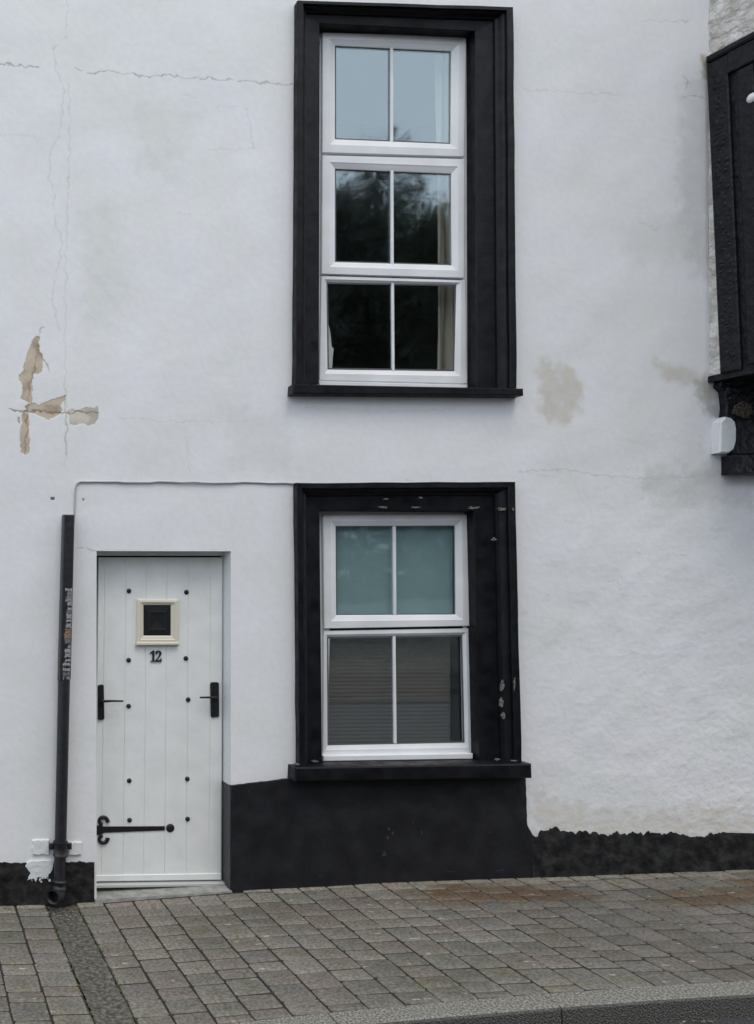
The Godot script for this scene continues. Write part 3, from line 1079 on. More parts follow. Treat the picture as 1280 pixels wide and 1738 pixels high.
	# house number
	for d in [["1", 261.0], ["2", 270.5]]:
		var tm := TextMesh.new()
		var sf := SystemFont.new()
		sf.font_names = PackedStringArray(["Droid Serif"])
		sf.font_weight = 700
		tm.font = sf
		tm.text = d[0]
		tm.font_size = 64
		tm.pixel_size = 0.0017
		tm.depth = 0.006
		tm.curve_step = 1.0
		var q := put("numeral", tm, M.iron, door)
		var at_p := at(d[1] - 1.0, 1114, z + 0.006)
		q.position = at_p
		q.scale = Vector3(0.72, 0.84, 1.0)
		q.set_meta("label", "black numeral " + d[0])
	# two lever handles on long plates
	for s in [[[166.5, 1222.5, 166.5, 1163, 176.5, 1161.5, 177.5, 1221.5], 172.0, 1189.0, 209.5, 1190.0, "left"], [[358.5, 1218, 358, 1158, 372, 1158, 372.5, 1217], 365.0, 1183.0, 339.5, 1184.0, "right"]]:
		st = new_st()
		var raw := clockwise(poly(s[0], z + 0.012))
		var plate_pts := PackedVector2Array()
		for k in 4:
			var p0 := raw[(k + 3) % 4]
			var p1 := raw[k]
			var p2 := raw[(k + 1) % 4]
			plate_pts.append_array([p1 + (p0 - p1).normalized() * 0.010, p1 + ((p0 - p1).normalized() + (p2 - p1).normalized()) * 0.003, p1 + (p2 - p1).normalized() * 0.010])
		prism(st, plate_pts, z, z + 0.012, 0.003)
		disc(st, at(s[1], s[2] + 16.0, z + 0.011), 0.009, 0.005, 10)
		var hub := at(s[1], s[2], z + 0.012)
		tube(st, [hub, hub + Vector3(0, 0, 0.034)], [0.013, 0.011], 12)
		var plate := obj("handle", st, M.iron, door)
		plate.set_meta("label", "black lever handle at the %s edge of the door" % s[5])
		st = new_st()
		var tip := at(s[3], s[4], z + 0.05)
		var mid := hub.lerp(tip, 0.5) + Vector3(0, 0.002, 0.006)
		var root := hub + Vector3(0, 0, 0.034)
		tube(st, [root, mid + Vector3(0, 0, 0.015), Vector3(tip.x, tip.y, z + 0.048)], [0.009, 0.0062, 0.0052], 10)
		obj("lever", st, M.iron, door)
	# strap hinge with curled fork
	st = new_st()
	var hz := z + 0.006
	prism(st, poly([163, 1418.5, 163, 1401, 178, 1403, 280, 1402.5, 280, 1409.5, 178, 1413.5], hz), z, hz, 0.0015)
	var knob := at(289, 1405.5, z)
	disc(st, knob, 0.026, 0.010, 18)
	for sgn in [-1.0, 1.0]:
		var cc := at(174.5, 1409 + sgn * 14.5, hz)
		var pts := []
		var rad := []
		var start := at(170, 1409 + sgn * 4, hz)
		pts.append(start)
		rad.append(0.014)
		for k in 12:
			var an := lerpf(0.2 * PI, -1.15 * PI, k / 11.0)
			var rr := lerpf(0.031, 0.018, k / 11.0)
			# begins on the strap's side and curls round outward to the left
			pts.append(cc + Vector3(cos(an - 0.5) * rr, (sin(an - 0.5) * rr) * (-sgn) * -1.0, -0.002))
			rad.append(lerpf(0.0125, 0.0095, k / 11.0))
		pts.remove_at(0)
		rad.remove_at(0)
		tube(st, pts, rad, 10)
		disc(st, pts[-1] + Vector3(0, 0, -0.002), 0.0135, 0.012)
	obj("strap_hinge", st, M.iron, door)
	# step
	var sl := at(160, 1520, 0).x
	var sr := at(392, 1520, 0).x
	st = new_st()
	var sy0 := ground(sl) + 0.020
	var sy1 := ground(sr) + 0.004
	var zs := 0.02
	quad(st, Vector3(sl, sy0, -0.25), Vector3(sr, sy1 + 0.012, -0.25), Vector3(sr, sy1, zs), Vector3(sl, sy0 - 0.004, zs))
	quad(st, Vector3(sl, sy0 - 0.004, zs), Vector3(sr, sy1, zs), Vector3(sr, sy1 - 0.1, zs + 0.012), Vector3(sl, sy0 - 0.1, zs + 0.012))
	obj("doorstep", st, M.step, house)

func build_plinths(house: Node3D) -> void:
	var st := new_st()
	prism(st, ragged([393, 1530, 393.5, 1333.5, 488, 1322, 893, 1317, 896, 1400, 906, 1420, 906, 1530], 0.016, 0.004, 0.025, 51, 0, 4), -0.02, 0.016, 0.004)
	var p := obj("plinth_panel", st, M.plinth, house)
	p.set_meta("label", "smooth black painted panel under the lower window")
	st = new_st()
	prism(st, ragged([899, 1530, 899, 1418, 912, 1421, 925, 1411, 936, 1406, 950, 1408, 968, 1413, 1000, 1414, 1060, 1416, 1130, 1415, 1160, 1417, 1180, 1421, 1215, 1417, 1235, 1414, 1420, 1418, 1900, 1420, 1900, 1530], 0.012, 0.030, 0.010, 52, 1, 12), -0.02, 0.011, 0.003)
	p = obj("plinth_band", st, M.plinth_worn, house)
	p.set_meta("label", "low black plinth with a ragged top edge to the right of the panel")
	st = new_st()
	prism(st, ragged([-500, 1560, -500, 1463, 0, 1464, 52, 1466, 90, 1464, 160.5, 1464, 160.5, 1560], 0.012, 0.010, 0.012, 53, 1, 4), -0.02, 0.012, 0.003)
	p = obj("plinth_band", st, M.plinth_worn, house)
	p.set_meta("label", "low black plinth to the left of the door behind the downpipe")
	st = new_st()
	prism(st, ragged([43, 1470, 50, 1462, 92, 1460, 88, 1478, 80, 1488, 62, 1490, 61, 1497, 58, 1491, 46, 1494, 52, 1482], 0.014, 0.007, 0.008, 54), 0.0, 0.0145, 0.001)
	rng.seed = 88
	for k in 26:
		var mid := xy(rng.randf_range(40, 84), 1476 + rng.randf_range(-8, 22), 0.014)
		if k < 8:
			mid = xy(lerpf(48, 84, k / 7.0) + rng.randf_range(-2, 2), 1490 + rng.randf_range(-2, 4), 0.014)
		var big := rng.randf_range(0.003, 0.008) if k > 7 else rng.randf_range(0.008, 0.016)
		var pts := PackedVector2Array()
		for j in 9:
			var an := TAU * j / 9
			pts.append(mid + Vector2(cos(an), sin(an) * rng.randf_range(0.8, 1.5)) * big * rng.randf_range(0.5, 1.0))
		prism(st, pts, 0.0, 0.0140 + 0.0002 * (k % 3))
	p = obj("paint_slop", st, M.splash, house)
	p.set_meta("label", "splash of white wall paint over the black plinth")
	# scuffs and salts on the black
	rng.seed = 46
	for c in [[660, 1418, 5, 9], [652, 1450, 7, 5], [716, 1412, 2.5, 4], [832, 1409, 2, 4], [608, 1365, 3, 1.2], [528, 1378, 2, 1], [700, 1396, 3, 2], [423, 1455, 1, 5], [545, 1487, 5, 1.4], [770, 1480, 9, 1.2], [850, 1476, 12, 1.4], [420, 1341, 2.5, 2]]:
		var cc: Vector3 = at(c[0], c[1], 0.016)
		for rep in 3:
			var pts := PackedVector2Array()
			var mid := Vector2(cc.x + rng.randfn(0, c[2] * 0.002), cc.y + rng.randfn(0, c[3] * 0.002))
			for j in 11:
				var an := TAU * j / 11
				var rr := rng.randf_range(0.25, 1.0)
				pts.append(mid + Vector2(cos(an) * rr * c[2], sin(an) * rr * c[3]) * 0.0016)
			st = new_st()
			prism(st, pts, 0.010, 0.0166)
			obj("scuff", st, M.scuff, house)
	# white packing blocks that carry the pipe bracket
	st = new_st()
	prism(st, ragged([56, 1451, 55, 1427, 84, 1426, 84, 1452], 0.02, 0.008, 0.012, 55), 0.0, 0.013, 0.003)
	obj("packing_block", st, M.reveal, house)
	st = new_st()
	prism(st, ragged([116, 1453, 116, 1430, 140, 1430, 139, 1452], 0.02, 0.008, 0.012, 56), 0.0, 0.013, 0.003)
	obj("packing_block", st, M.reveal, house)

func build_rooms(house: Node3D) -> void:
	# closed rooms behind the openings
	var st := new_st()
	for r in [[-0.35, 2.60], [2.72, 6.4]]:
		var y0: float = r[0]
		var y1: float = r[1]
		var z0 := -3.6
		var z1 := -0.32
		quad(st, Vector3(-1, y0, z0), Vector3(-1, y1, z0), Vector3(7, y1, z0), Vector3(7, y0, z0))
		quad(st, Vector3(-1, y0, z1), Vector3(-1, y1, z1), Vector3(-1, y1, z0), Vector3(-1, y0, z0))
		quad(st, Vector3(7, y0, z0), Vector3(7, y1, z0), Vector3(7, y1, z1), Vector3(7, y0, z1))
		quad(st, Vector3(-1, y1, z0), Vector3(-1, y1, z1), Vector3(7, y1, z1), Vector3(7, y1, z0))
		quad(st, Vector3(-1, y0, z1), Vector3(-1, y0, z0), Vector3(7, y0, z0), Vector3(7, y0, z1))
	obj("room_shell", st, M.room, house)
	st = new_st()
	box(st, Vector3(-2.6, -0.6, -4.0), Vector3(8.5, 6.6, -3.8))
	obj("back_wall", st, M.rough, house)
	st = new_st()
	box(st, Vector3(-2.8, 6.6, -4.2), Vector3(8.7, 6.75, 0.25))
	obj("eaves", st, M.black, house)
	st = new_st()
	box(st, Vector3(-2.6, -0.6, -3.9), Vector3(-2.45, 6.6, -0.02))
	obj("end_wall", st, M.rough, house)
	st = new_st()
	box(st, Vector3(8.35, -0.6, -3.9), Vector3(8.5, 6.6, -0.02))
	obj("end_wall", st, M.rough, house)

func wavy(x0: float, x1: float, y0: float, y1: float, z: float, waves: float, depth: float, s: int) -> SurfaceTool:
	var st := new_st()
	var n := noise(s, 2.0, 2)
	var cols := 40
	var rows := 12
	var f := func(i: int, j: int) -> Vector3:
		var u := float(i) / cols
		var v := float(j) / rows
		return Vector3(lerpf(x0, x1, u) + n.get_noise_2d(v * 2.0, u) * 0.006, lerpf(y0, y1, v), z + sin(u * waves * TAU + n.get_noise_2d(u * 3.0, v) * 2.0) * depth)
	st.set_smooth_group(0)
	for i in cols:
		for j in rows:
			quad(st, f.call(i, j), f.call(i, j + 1), f.call(i + 1, j + 1), f.call(i + 1, j))
	return st

func build_furnishings() -> void:
	var a := at(741, 655, -0.27)
	var b := at(830, 40, -0.27)
	tag(obj("curtain", wavy(a.x, b.x, a.y - 0.1, b.y + 0.1, -0.27, 4.0, 0.018, 71), M.cloth_cream), "cream curtain hanging at the right inside the upper window", "curtain")
	var st := new_st()
	prism(st, poly([545, 640, 549, 505, 555.5, 515, 556.5, 545, 561, 565, 563, 588, 566.5, 592, 565, 605, 563, 640], -0.13), -0.134, -0.13)
	tag(obj("net_curtain", st, M.cloth_white), "gathered white net edge at the bottom left of the upper window", "net curtain")
	# lower window: teal roller blind over a grey slatted blind
	var p := poly([560, 1062, 560, 870, 769, 880, 769, 1062], -0.135)
	st = new_st()
	prism(st, p, -0.137, -0.135)
	tag(obj("roller_blind", st, M.teal), "plain teal blind behind the top sash of the lower window", "blind")
	var blind := base("slatted_blind", at(665, 1190, -0.19))
	tag(blind, "grey slatted blind behind the bottom sash of the lower window", "blind")
	var x0 := at(540, 1100, -0.19).x - blind.position.x
	var x1 := at(764, 1100, -0.19).x - blind.position.x
	var top := at(665, 1060, -0.19).y - blind.position.y
	var y := at(665, 1275, -0.19).y - blind.position.y
	while y < top:
		st = new_st()
		var h := 0.0125
		quad(st, Vector3(x0, y - h, 0.002), Vector3(x0, y + 0.0, 0.001), Vector3(x1, y + 0.0, 0.001), Vector3(x1, y - h, 0.002))
		quad(st, Vector3(x0, y, 0.001), Vector3(x0, y + h, -0.002), Vector3(x1, y + h, -0.002), Vector3(x1, y, 0.001))
		obj("slat", st, M.slat if y > -0.005 else M.slat_low, blind)
		y += 0.0235
	st = new_st()
	box(st, Vector3(x0, -0.004, 0.003), Vector3(x1, 0.003, 0.008), 0.001)
	obj("tape", st, M.slat, blind)

# ------------------------------------------------------------------ downpipe, cable
func build_pipe() -> void:
	var foot_p := at(92, 1530, 0.06)
	var pipe := base("downpipe", foot_p)
	tag(pipe, "black downpipe with torn stickers beside the white front door", "downpipe")
	var rel := func(px: float, py: float, z: float) -> Vector3: return at(px, py, z) - foot_p
	# square upper length
	var st := new_st()
	var z1 := 0.075
	var q := PackedVector2Array()
	for v in [[98, 1156], [105.5, 873], [127, 873.5], [120.5, 1153]]:
		var p: Vector3 = rel.call(v[0], v[1], z1)
		if v[0] < 112:
			p.x = rel.call(v[0], v[1], 0.012).x
		q.append(Vector2(p.x, p.y))
	prism(st, q, 0.004 - foot_p.z, z1 - foot_p.z, 0.006)
	obj("upper_length", st, M.pipe, pipe)
	# round lower length
	st = new_st()
	var a: Vector3 = rel.call(109.0, 1148, 0.042)
	var b: Vector3 = rel.call(103.0, 1430, 0.042)
	tube(st, [a, a.lerp(b, 0.5), b], [0.0345, 0.034, 0.034], 24)
	obj("lower_length", st, M.pipe, pipe)
	# bracket collar with ears
	st = new_st()
	var c: Vector3 = rel.call(103.0, 1428, 0.042)
	var d: Vector3 = rel.call(102.5, 1453, 0.042)
	tube(st, [c, c.lerp(d, 0.12), c.lerp(d, 0.15), c.lerp(d, 0.85), c.lerp(d, 0.88), d], [0.043, 0.043, 0.040, 0.040, 0.043, 0.042], 24)
	for s in [-1.0, 1.0]:
		var e: Vector3 = c.lerp(d, 0.35) + Vector3(s * 0.052, 0, -0.006)
		box(st, e - Vector3(0.014, 0.018, 0.012), e + Vector3(0.014, 0.018, 0.006), 0.003)
		tube(st, [e + Vector3(0, 0, 0.004), e + Vector3(0, 0, 0.014)], [0.008, 0.007], 8)
	obj("bracket", st, M.pipe, pipe)
	# socket and shoe
	st = new_st()
	var f: Vector3 = rel.call(102.0, 1452, 0.044)
	var g: Vector3 = rel.call(101.5, 1494, 0.046)
	tube(st, [f, g], [0.034, 0.033], 24)
	obj("socket_length", st, M.pipe, pipe)
	st = new_st()
	var h: Vector3 = rel.call(101.0, 1509, 0.046)
	tube(st, [g + Vector3(0, 0.004, 0), g, g.lerp(h, 0.25), g.lerp(h, 0.3), g.lerp(h, 0.7), g.lerp(h, 0.75), h], [0.036, 0.042, 0.042, 0.037, 0.037, 0.042, 0.041], 24)
	obj("joint_ring", st, M.pipe, pipe)
	st = new_st()
	var k1: Vector3 = rel.call(99.0, 1518, 0.060)
	var mouth: Vector3 = rel.call(89.5, 1523, 0.125)
	var pts := [h, h + Vector3(-0.002, -0.012, 0.003), k1 + Vector3(0.0, -0.004, 0.01), k1.lerp(mouth, 0.55), mouth]
	tube(st, pts, [0.036, 0.036, 0.037, 0.037, 0.038], 24, false)
	# the mouth's inside
	var dir: Vector3 = (mouth - k1).normalized()
	tube(st, [mouth, mouth - dir * 0.003, mouth - dir * 0.06], [0.038, 0.032, 0.030], 24, false)
	obj("shoe", st, M.pipe, pipe)
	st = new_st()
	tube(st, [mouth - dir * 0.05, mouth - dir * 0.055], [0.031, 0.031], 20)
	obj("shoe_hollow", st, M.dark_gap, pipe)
	# torn remains of stickers
	rng.seed = 31
	var paper := [lin(0.58, 0.58, 0.58), lin(0.42, 0.43, 0.44), lin(0.66, 0.67, 0.68), lin(0.30, 0.30, 0.31)]
	var y := 998.0
	while y < 1152.0:
		var t := (y - 873.0) / 280.0
		var right := lerpf(127.0, 120.5, t) - 1.6
		var high := rng.randf_range(4.0, 9.0)
		var wide := rng.randf_range(6.5, 11.0) if y < 1075 else rng.randf_range(9.0, 13.5)
		if y > 1085 and y < 1098:
			wide = 5.0
		var shape := PackedVector2Array()
		var left := right - wide
		for v in [[left, y + high], [left + rng.randf_range(-1.5, 1.5), y + high * 0.5], [left + rng.randf_range(-1, 3), y], [lerpf(left, right, 0.5), y + rng.randf_range(0, 2)], [right, y + rng.randf_range(-0.5, 1.0)], [right, y + high], [lerpf(left, right, 0.55), y + high - rng.randf_range(0, 2.5)]]:
			var p: Vector3 = rel.call(v[0], v[1], z1)
			shape.append(Vector2(p.x, p.y))
		st = new_st()
		prism(st, shape, z1 - foot_p.z - 0.001, z1 - foot_p.z + 0.0008)
		var tone: Color = paper[rng.randi_range(0, 3)]
		if y > 1058 and y < 1078:
			tone = lin(0.52, 0.34, 0.22)
		var pm := world_mapped(mat("torn sticker paper", Color.WHITE, 0.8), 6.0)
		pm.albedo_color = tone
		pm.albedo_texture = M.chip_grain
		obj("torn_sticker", st, pm, pipe)
		y += high * rng.randf_range(0.75, 1.25)
	# cable from the lower window's head to the pipe
	st = new_st()
	var cz := 0.007
	var line := []
	var rad := []
	var jig := noise(62, 0.02, 2)
	for px in range(498, 142, -12):
		line.append(at(px, 819.5 + jig.get_noise_1d(px) * 2.0 - (498 - px) * 0.004, cz))
	for v in [[140, 817.5], [135, 818], [131, 820.5], [128.8, 825], [127.8, 832], [127.4, 845], [126.8, 860], [126, 885]]:
		line.append(at(v[0], v[1], cz))
	for i in line.size():
		rad.append(0.0055)
	tube(st, line, rad, 8)
	tag(obj("cable", st, M.cable), "thin painted cable running along the wall from window head to downpipe", "cable")

# ------------------------------------------------------------------ neighbour
func build_neighbour() -> void:
	var corner := at(1203, 100, 0.0)
	var o := base("neighbour_house", Vector3(corner.x, 0, 0))
	tag(o, "neighbouring house with rough render and black carved timber bay at right", "house")
	var turn := deg_to_rad(78.0)
	var along := Vector3(cos(turn), 0, sin(turn))     # along its flank, towards the street
	var out := Vector3(-sin(turn), 0, cos(turn))      # out of its flank, towards the white house
	var y_sill: float = at(1232, 640, 0.0).y
	var y_head: float = at(1206, 112, 0.0).y
	var flank := Transform3D(Basis(along, Vector3.UP, along.cross(Vector3.UP)), Vector3.ZERO)
	# flank wall above and behind the timber
	var st := new_st()
	var rn := noise(91, 6.0, 4)
	var cols := 20
	var rows := 60
	var f := func(i: int, j: int) -> Vector3:
		var u := 0.75 * i / cols
		var v := lerpf(y_sill + 0.004, 6.6, float(j) / rows)
		var p := along * u + Vector3(0, v, 0)
		return p + out * (rn.get_noise_2d(u * 1.0, v) * 0.012)
	st.set_smooth_group(0)
	for i in cols:
		for j in rows:
			quad(st, f.call(i, j), f.call(i + 1, j), f.call(i + 1, j + 1), f.call(i, j + 1))
	st.set_smooth_group(-1)
	# its front and underside
	var e := along * 0.75
	quad(st, e + Vector3(0, y_sill + 0.004, 0), e + Vector3(3.2, y_sill + 0.004, 0), e + Vector3(3.2, 6.6, 0), e + Vector3(0, 6.6, 0))
	quad(st, Vector3(0, y_sill + 0.004, 0), Vector3(3.4, y_sill + 0.004, 0), e + Vector3(3.2, y_sill + 0.004, 0), e + Vector3(0, y_sill + 0.004, 0))
	quad(st, Vector3(0, 6.6, 0), e + Vector3(0, 6.6, 0), e + Vector3(3.2, 6.6, 0), Vector3(3.4, 6.6, 0))
	obj("wall", st, M.rough, o)
	st = new_st()
	var dn := Vector3(0, y_sill - 0.035, 0)
	var hi := Vector3(0, y_sill, 0)
	quad(st, dn + out * 0.01, dn + e + out * 0.01, hi + e + out * 0.01, hi + out * 0.01)
	quad(st, dn + out * 0.01, dn + Vector3(3.4, 0, 0), dn + e + Vector3(3.2, 0, 0), dn + e + out * 0.01)
	quad(st, dn + e + out * 0.01, dn + e + Vector3(3.2, 0, 0.01), hi + e + Vector3(3.2, 0, 0.01), hi + e + out * 0.01)
	obj("soffit_board", st, M.oak, o)
	var slab := func(called: String, m: Material, u0: float, u1: float, y0: float, y1: float, d0: float, d1: float, bev: float, lean: float = 0.0) -> MeshInstance3D:
		var s := new_st()
		var pts := PackedVector2Array([Vector2(u0 + lean, y0), Vector2(u0, y1), Vector2(u1, y1), Vector2(u1 + lean, y0)])
		prism(s, pts, d0, d1, bev)
		var n := put(called, commit(s), m, o)
		n.transform = flank_for(along, out)
		return n
	# pilaster, head rail, inner stile, deep panel
	slab.call("pilaster", M.oak, 0.006, 0.118, y_sill, y_head, 0.0, 0.030, 0.006, 0.075)
	slab.call("head_rail", M.oak, 0.119, 0.74, y_head - 0.12, y_head + 0.005, 0.0, 0.032, 0.006)
	slab.call("head_moulding", M.oak, 0.01, 0.745, y_head + 0.006, y_head + 0.045, 0.0, 0.045, 0.010)
	slab.call("panel", M.oak, 0.117, 0.70, y_sill, y_head - 0.121, 0.0, 0.006, 0.0, 0.05)
	slab.call("stile", M.oak, 0.165, 0.25, y_sill + 0.02, y_head - 0.125, 0.0, 0.022, 0.005, 0.06)
	# carving on the pilaster: a climbing stem with leaf scrolls
	var cv := new_st()
	var rc := RandomNumberGenerator.new()
	rc.seed = 8
	for k in 120:
		var v := lerpf(y_sill + 0.06, y_head - 0.08, (k + rc.randf() * 0.8) / 120.0)
		var lean := 0.075 * (1.0 - (v - y_sill) / (y_head - y_sill))
		var swing := sin(v * 21.0) * 0.024
		var c := Vector3(0.062 + lean + (swing if k % 2 == 0 else -swing) + rc.randfn(0, 0.006), v, 0.028)
		disc(cv, c, rc.randf_range(0.007, 0.019), rc.randf_range(0.004, 0.009), 7)
	var carving := put("carving", commit(cv), M.oak, o)
	carving.transform = flank_for(along, out)
	# white knob that shows at the very edge
	st = new_st()
	var kc := at(1286, 168, 0.235) - o.position + out * 0.035
	for s in 10:
		for t in 16:
			var g := func(a: float, b: float) -> Vector3: return kc + Vector3(sin(a) * cos(b), cos(a), sin(a) * sin(b)) * 0.03
			quad(st, g.call(PI * s / 10, TAU * t / 16), g.call(PI * (s + 1) / 10, TAU * t / 16), g.call(PI * (s + 1) / 10, TAU * (t + 1) / 16), g.call(PI * s / 10, TAU * (t + 1) / 16))
	obj("knob", st, M.upvc, o)
	# corbel with rotten carving, white console block, black fascia and sill, all on the street face
	var rel := func(list: Array, z: float, middle: float = 0.0) -> PackedVector2Array:
		var p := stood(list, z, middle)
		for i in p.size():
			p[i].x -= o.position.x
		return p
	st = new_st()
	prism(st, rel.call([1232, 712, 1234, 690, 1231, 664, 1222, 655, 1226, 642, 1236, 641, 1420, 641, 1420, 712], 0.05), 0.0, 0.05, 0.006)
	obj("corbel", st, M.oak, o)
	st = new_st()
	rc.seed = 12
	for k in 26:
		var p := at(rc.randf_range(1236, 1300), rc.randf_range(642, 706), 0.05) - o.position
		disc(st, p, rc.randf_range(0.010, 0.026), rc.randf_range(0.008, 0.018), 7)
	obj("corbel_carving", st, M.oak, o)
	st = new_st()
	prism(st, ragged_rel([1246, 702, 1248, 688, 1262, 680, 1276, 686, 1278, 700, 1264, 710], 0.062, 0.01, o.position.x), 0.05, 0.064, 0.003)
	obj("rotten_patch", st, M.rot, o)
	st = new_st()
	prism(st, rel.call([1244, 771, 1244, 706, 1400, 700, 1400, 771], 0.04), 0.0, 0.04, 0.004)
	obj("fascia", st, M.oak, o)
	st = new_st()
	var blk := []
	for v in [[1207, 768], [1208, 716], [1214, 710], [1232, 707], [1242, 709], [1249, 716], [1251, 728], [1250.5, 748], [1247, 762], [1238, 769]]:
		blk.append_array(v)
	prism(st, rel.call(blk, 0.06, 1215), 0.0, 0.06, 0.007)
	obj("console_block", st, M.reveal, o)
	st = new_st()
	prism(st, rel.call([1224.5, 803, 1224, 771, 1500, 772, 1500, 804], 0.10, 1300), 0.0, 0.10, 0.005)
	obj("sill", st, M.oak, o)

func ragged_rel(list: Array, z: float, amount: float, dx: float) -> PackedVector2Array:
	var p := ragged(list, z, amount, 0.01, 57)
	for i in p.size():
		p[i].x -= dx
	return p

func flank_for(along: Vector3, out: Vector3) -> Transform3D:
	return Transform3D(Basis(along, Vector3.UP, out), Vector3.ZERO)

# ------------------------------------------------------------------ across the street (seen in the panes)
func leaf_cluster(s: int) -> ArrayMesh:
	var st := new_st()
	var r := RandomNumberGenerator.new()
	r.seed = s
	for k in 7:
		var c := Vector3(r.randfn(0, 0.12), r.randfn(0, 0.12), r.randfn(0, 0.12))
		var d := Vector3(r.randfn(), r.randfn() - 0.5, r.randfn()).normalized()
		var n := d.cross(Vector3(r.randfn(), r.randfn(), r.randfn())).normalized()
		var l := r.randf_range(0.09, 0.17)
		var w := l * 0.42
		quad(st, c, c + d * l * 0.5 + n * w * 0.5, c + d * l, c + d * l * 0.5 - n * w * 0.5)
	return commit(st)

func tree(p: Vector3, high: float, spread: float, s: int, leaf: Material, label: String, clusters: Array) -> void:
	var o := base("tree", p)
	tag(o, label, "tree", "trees across the street")
	var r := RandomNumberGenerator.new()
	r.seed = s
	var st := new_st()
	var tops := []
	var fork := high * 0.35
	tube(st, [Vector3.ZERO, Vector3(0.05, fork * 0.5, 0.03), Vector3(0.0, fork, 0.0)], [high * 0.028, high * 0.022, high * 0.018], 10)
	for k in 9:
		var an := TAU * k / 9.0 + r.randf_range(-0.3, 0.3)
		var up := r.randf_range(0.5, 0.93)
		var reach := spread * sqrt(1.0 - pow((up - 0.62) / 0.42, 2.0)) * 0.7
		var tip := Vector3(cos(an) * reach, high * up, sin(an) * reach)
		var b := Vector3(0, fork * r.randf_range(0.8, 1.0), 0)
		var m := b.lerp(tip, 0.5) + Vector3(r.randf_range(-0.3, 0.3), 0.3, r.randf_range(-0.3, 0.3))
		tube(st, [b, m, tip], [high * 0.011, high * 0.006, high * 0.002], 7)
		tops.append(tip)
		tops.append(m.lerp(tip, 0.5))
	obj("trunk", st, M.bark, o)
	var mm := MultiMesh.new()
	mm.transform_format = MultiMesh.TRANSFORM_3D
	mm.mesh = clusters[s % clusters.size()]
	var spots := []
	var lumps := []
	for k in 46:
		var u := Vector3(r.randfn(), r.randfn(), r.randfn()).normalized() * pow(r.randf(), 0.4)
		lumps.append([Vector3(u.x * spread * 0.8, high * (0.62 + 0.32 * u.y), u.z * spread * 0.8), r.randf_range(0.14, 0.27) * spread])
	for t in tops:
		lumps.append([t, spread * r.randf_range(0.18, 0.28)])
	for l in lumps:
		for k in 200:
			var d: Vector3 = Vector3(r.randfn(), r.randfn(), r.randfn()).normalized() * pow(r.randf(), 0.45) * l[1]
			spots.append(l[0] + d)
	mm.instance_count = spots.size()
	for k in spots.size():
		var b := Basis.from_euler(Vector3(r.randf() * TAU, r.randf() * TAU, r.randf() * TAU)).scaled(Vector3.ONE * r.randf_range(0.8, 1.5))
		mm.set_instance_transform(k, Transform3D(b, spots[k]))
	var c := MultiMeshInstance3D.new()
	c.name = "crown"
	c.multimesh = mm
	c.material_override = leaf
	c.set_meta("kind", "stuff")
	o.add_child(c, true)

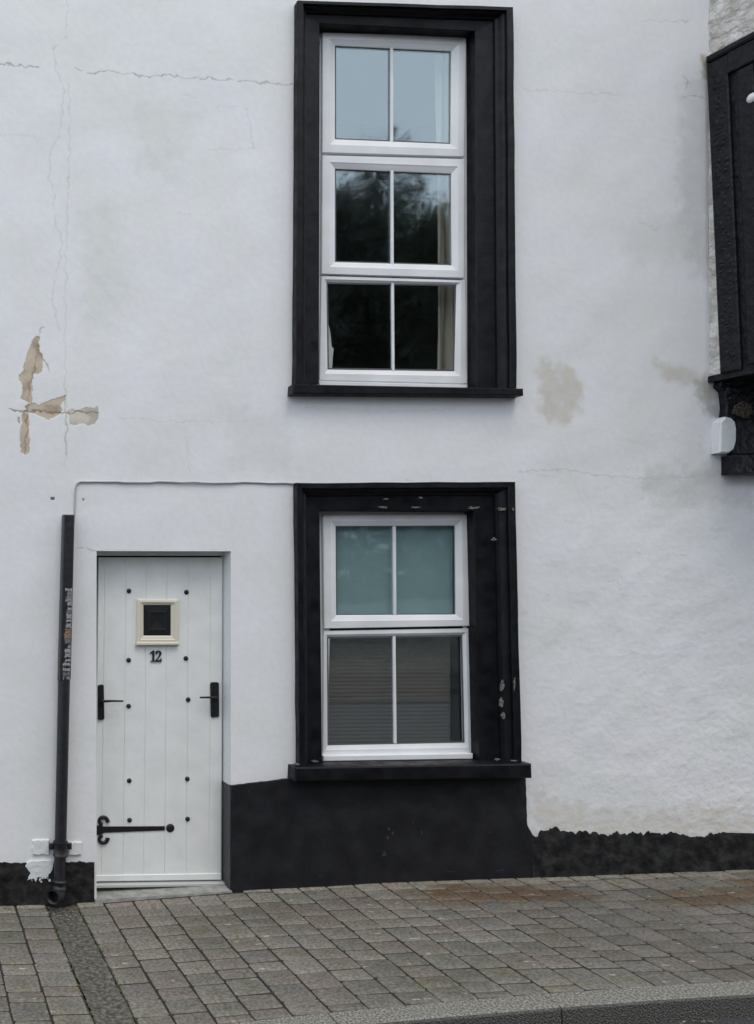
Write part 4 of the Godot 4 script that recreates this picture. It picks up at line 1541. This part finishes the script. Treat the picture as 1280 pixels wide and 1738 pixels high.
func build_far_side() -> void:
	var clusters := [leaf_cluster(1), leaf_cluster(2), leaf_cluster(3)]
	for t in [
		[Vector3(7.8, -0.25, 15.6), 13.9, 4.1, 1, M.leaf2, "tall dark tree across the street, opposite the upper window"],
		[Vector3(13.6, -0.25, 15.2), 12.6, 3.6, 2, M.leaf, "slightly lower tree across the street, right of the tallest dark one"],
		[Vector3(10.8, -0.25, 18.6), 13.9, 4.0, 3, M.leaf2, "dark tree standing in the second row across the street"],
		[Vector3(1.5, -0.25, 16.2), 9.2, 3.4, 4, M.leaf, "lower spreading tree across the street, left of the tallest"],
		[Vector3(19.5, -0.25, 16.0), 9.6, 3.6, 5, M.leaf2, "outermost tree at the uphill end across the street"],
		[Vector3(-5.0, -0.25, 16.4), 8.2, 3.2, 6, M.leaf, "smallest tree at the downhill end across the street"],
	]:
		tree(t[0], t[1], t[2], t[3], t[4], t[5], clusters)
	# boundary wall and a hedge behind it
	var st := new_st()
	for i in 36:
		var a := -14.0 + i
		var b := a + 1.0
		for q in [[10.4, 10.4], [10.85, 10.85]]:
			quad(st, Vector3(a, ground(a) - 0.3, q[0]), Vector3(b, ground(b) - 0.3, q[0]), Vector3(b, ground(b) + 1.3, q[0]), Vector3(a, ground(a) + 1.3, q[0]))
		quad(st, Vector3(a, ground(a) + 1.3, 10.4), Vector3(b, ground(b) + 1.3, 10.4), Vector3(b, ground(b) + 1.3, 10.85), Vector3(a, ground(a) + 1.3, 10.85))
	tag(obj("boundary_wall", st, M.field_stone), "low grey stone boundary wall along the far pavement", "wall")
	var h := MultiMeshInstance3D.new()
	var mm := MultiMesh.new()
	mm.transform_format = MultiMesh.TRANSFORM_3D
	mm.mesh = clusters[0]
	mm.instance_count = 26000
	var r := RandomNumberGenerator.new()
	r.seed = 99
	for k in mm.instance_count:
		var x := r.randf_range(-13.5, 21.5)
		var top := 3.6 + sin(x * 0.9) * 0.4 + sin(x * 2.3) * 0.2
		mm.set_instance_transform(k, Transform3D(Basis.from_euler(Vector3(r.randf() * TAU, r.randf() * TAU, r.randf() * TAU)).scaled(Vector3.ONE * r.randf_range(0.9, 1.6)), Vector3(x, r.randf_range(0.1, top), r.randf_range(11.2, 12.6))))
	h.name = "hedge"
	h.multimesh = mm
	h.material_override = M.leaf2
	add_child(h, true)
	tag(h, "tall dark hedge behind the boundary wall across the street", "hedge", "", "stuff")

# ------------------------------------------------------------------ scene
func _ready() -> void:
	var cam := Camera3D.new()
	cam.name = "camera"
	cam.projection = Camera3D.PROJECTION_FRUSTUM
	cam.near = 0.05
	cam.far = 900.0
	cam.size = 1738.0 / FOCAL * cam.near
	cam.frustum_offset = Vector2((640.0 - AXIS.x) / FOCAL, (AXIS.y - 869.0) / FOCAL) * cam.near
	cam.position = EYE
	cam.rotation = Vector3(0, -YAW, 0)
	add_child(cam, true)
	cam.current = true
	var env := Environment.new()
	env.background_mode = Environment.BG_SKY
	var sky := Sky.new()
	var sm := ProceduralSkyMaterial.new()
	sm.sky_top_color = Color(0.832, 0.866, 0.910)
	sm.sky_horizon_color = Color(0.876, 0.897, 0.926)
	sm.sky_curve = 0.12
	sm.sky_energy_multiplier = 1.0
	sm.ground_bottom_color = Color(0.25, 0.25, 0.24)
	sm.ground_horizon_color = Color(0.45, 0.46, 0.46)
	sky.sky_material = sm
	env.sky = sky
	env.tonemap_mode = Environment.TONE_MAPPER_LINEAR
	env.tonemap_exposure = 2.24
	env.sdfgi_enabled = true
	env.ssao_enabled = true
	env.ssil_enabled = true
	var we := WorldEnvironment.new()
	we.name = "environment"
	we.environment = env
	add_child(we, true)
	var sun := DirectionalLight3D.new()
	sun.name = "sun"
	sun.light_energy = 0.2
	sun.light_angular_distance = 25.0
	sun.light_color = Color(1.0, 0.98, 0.95)
	sun.shadow_enabled = true
	sun.rotation = Vector3(deg_to_rad(-62), deg_to_rad(12), 0)
	add_child(sun, true)

	make_materials()
	M.chip_grain = grain(114, 0.05, Color(0.35, 0.35, 0.35), Color(1, 1, 1))
	build_ground()
	var house := base("terraced_house", Vector3.ZERO)
	tag(house, "white rendered terraced house with black window surrounds and a white door", "house")
	build_wall(house)
	build_rooms(house)
	build_plinths(house)
	build_windows(house)
	build_door(house)
	build_neighbour()
	build_pipe()
	build_furnishings()
	build_far_side()
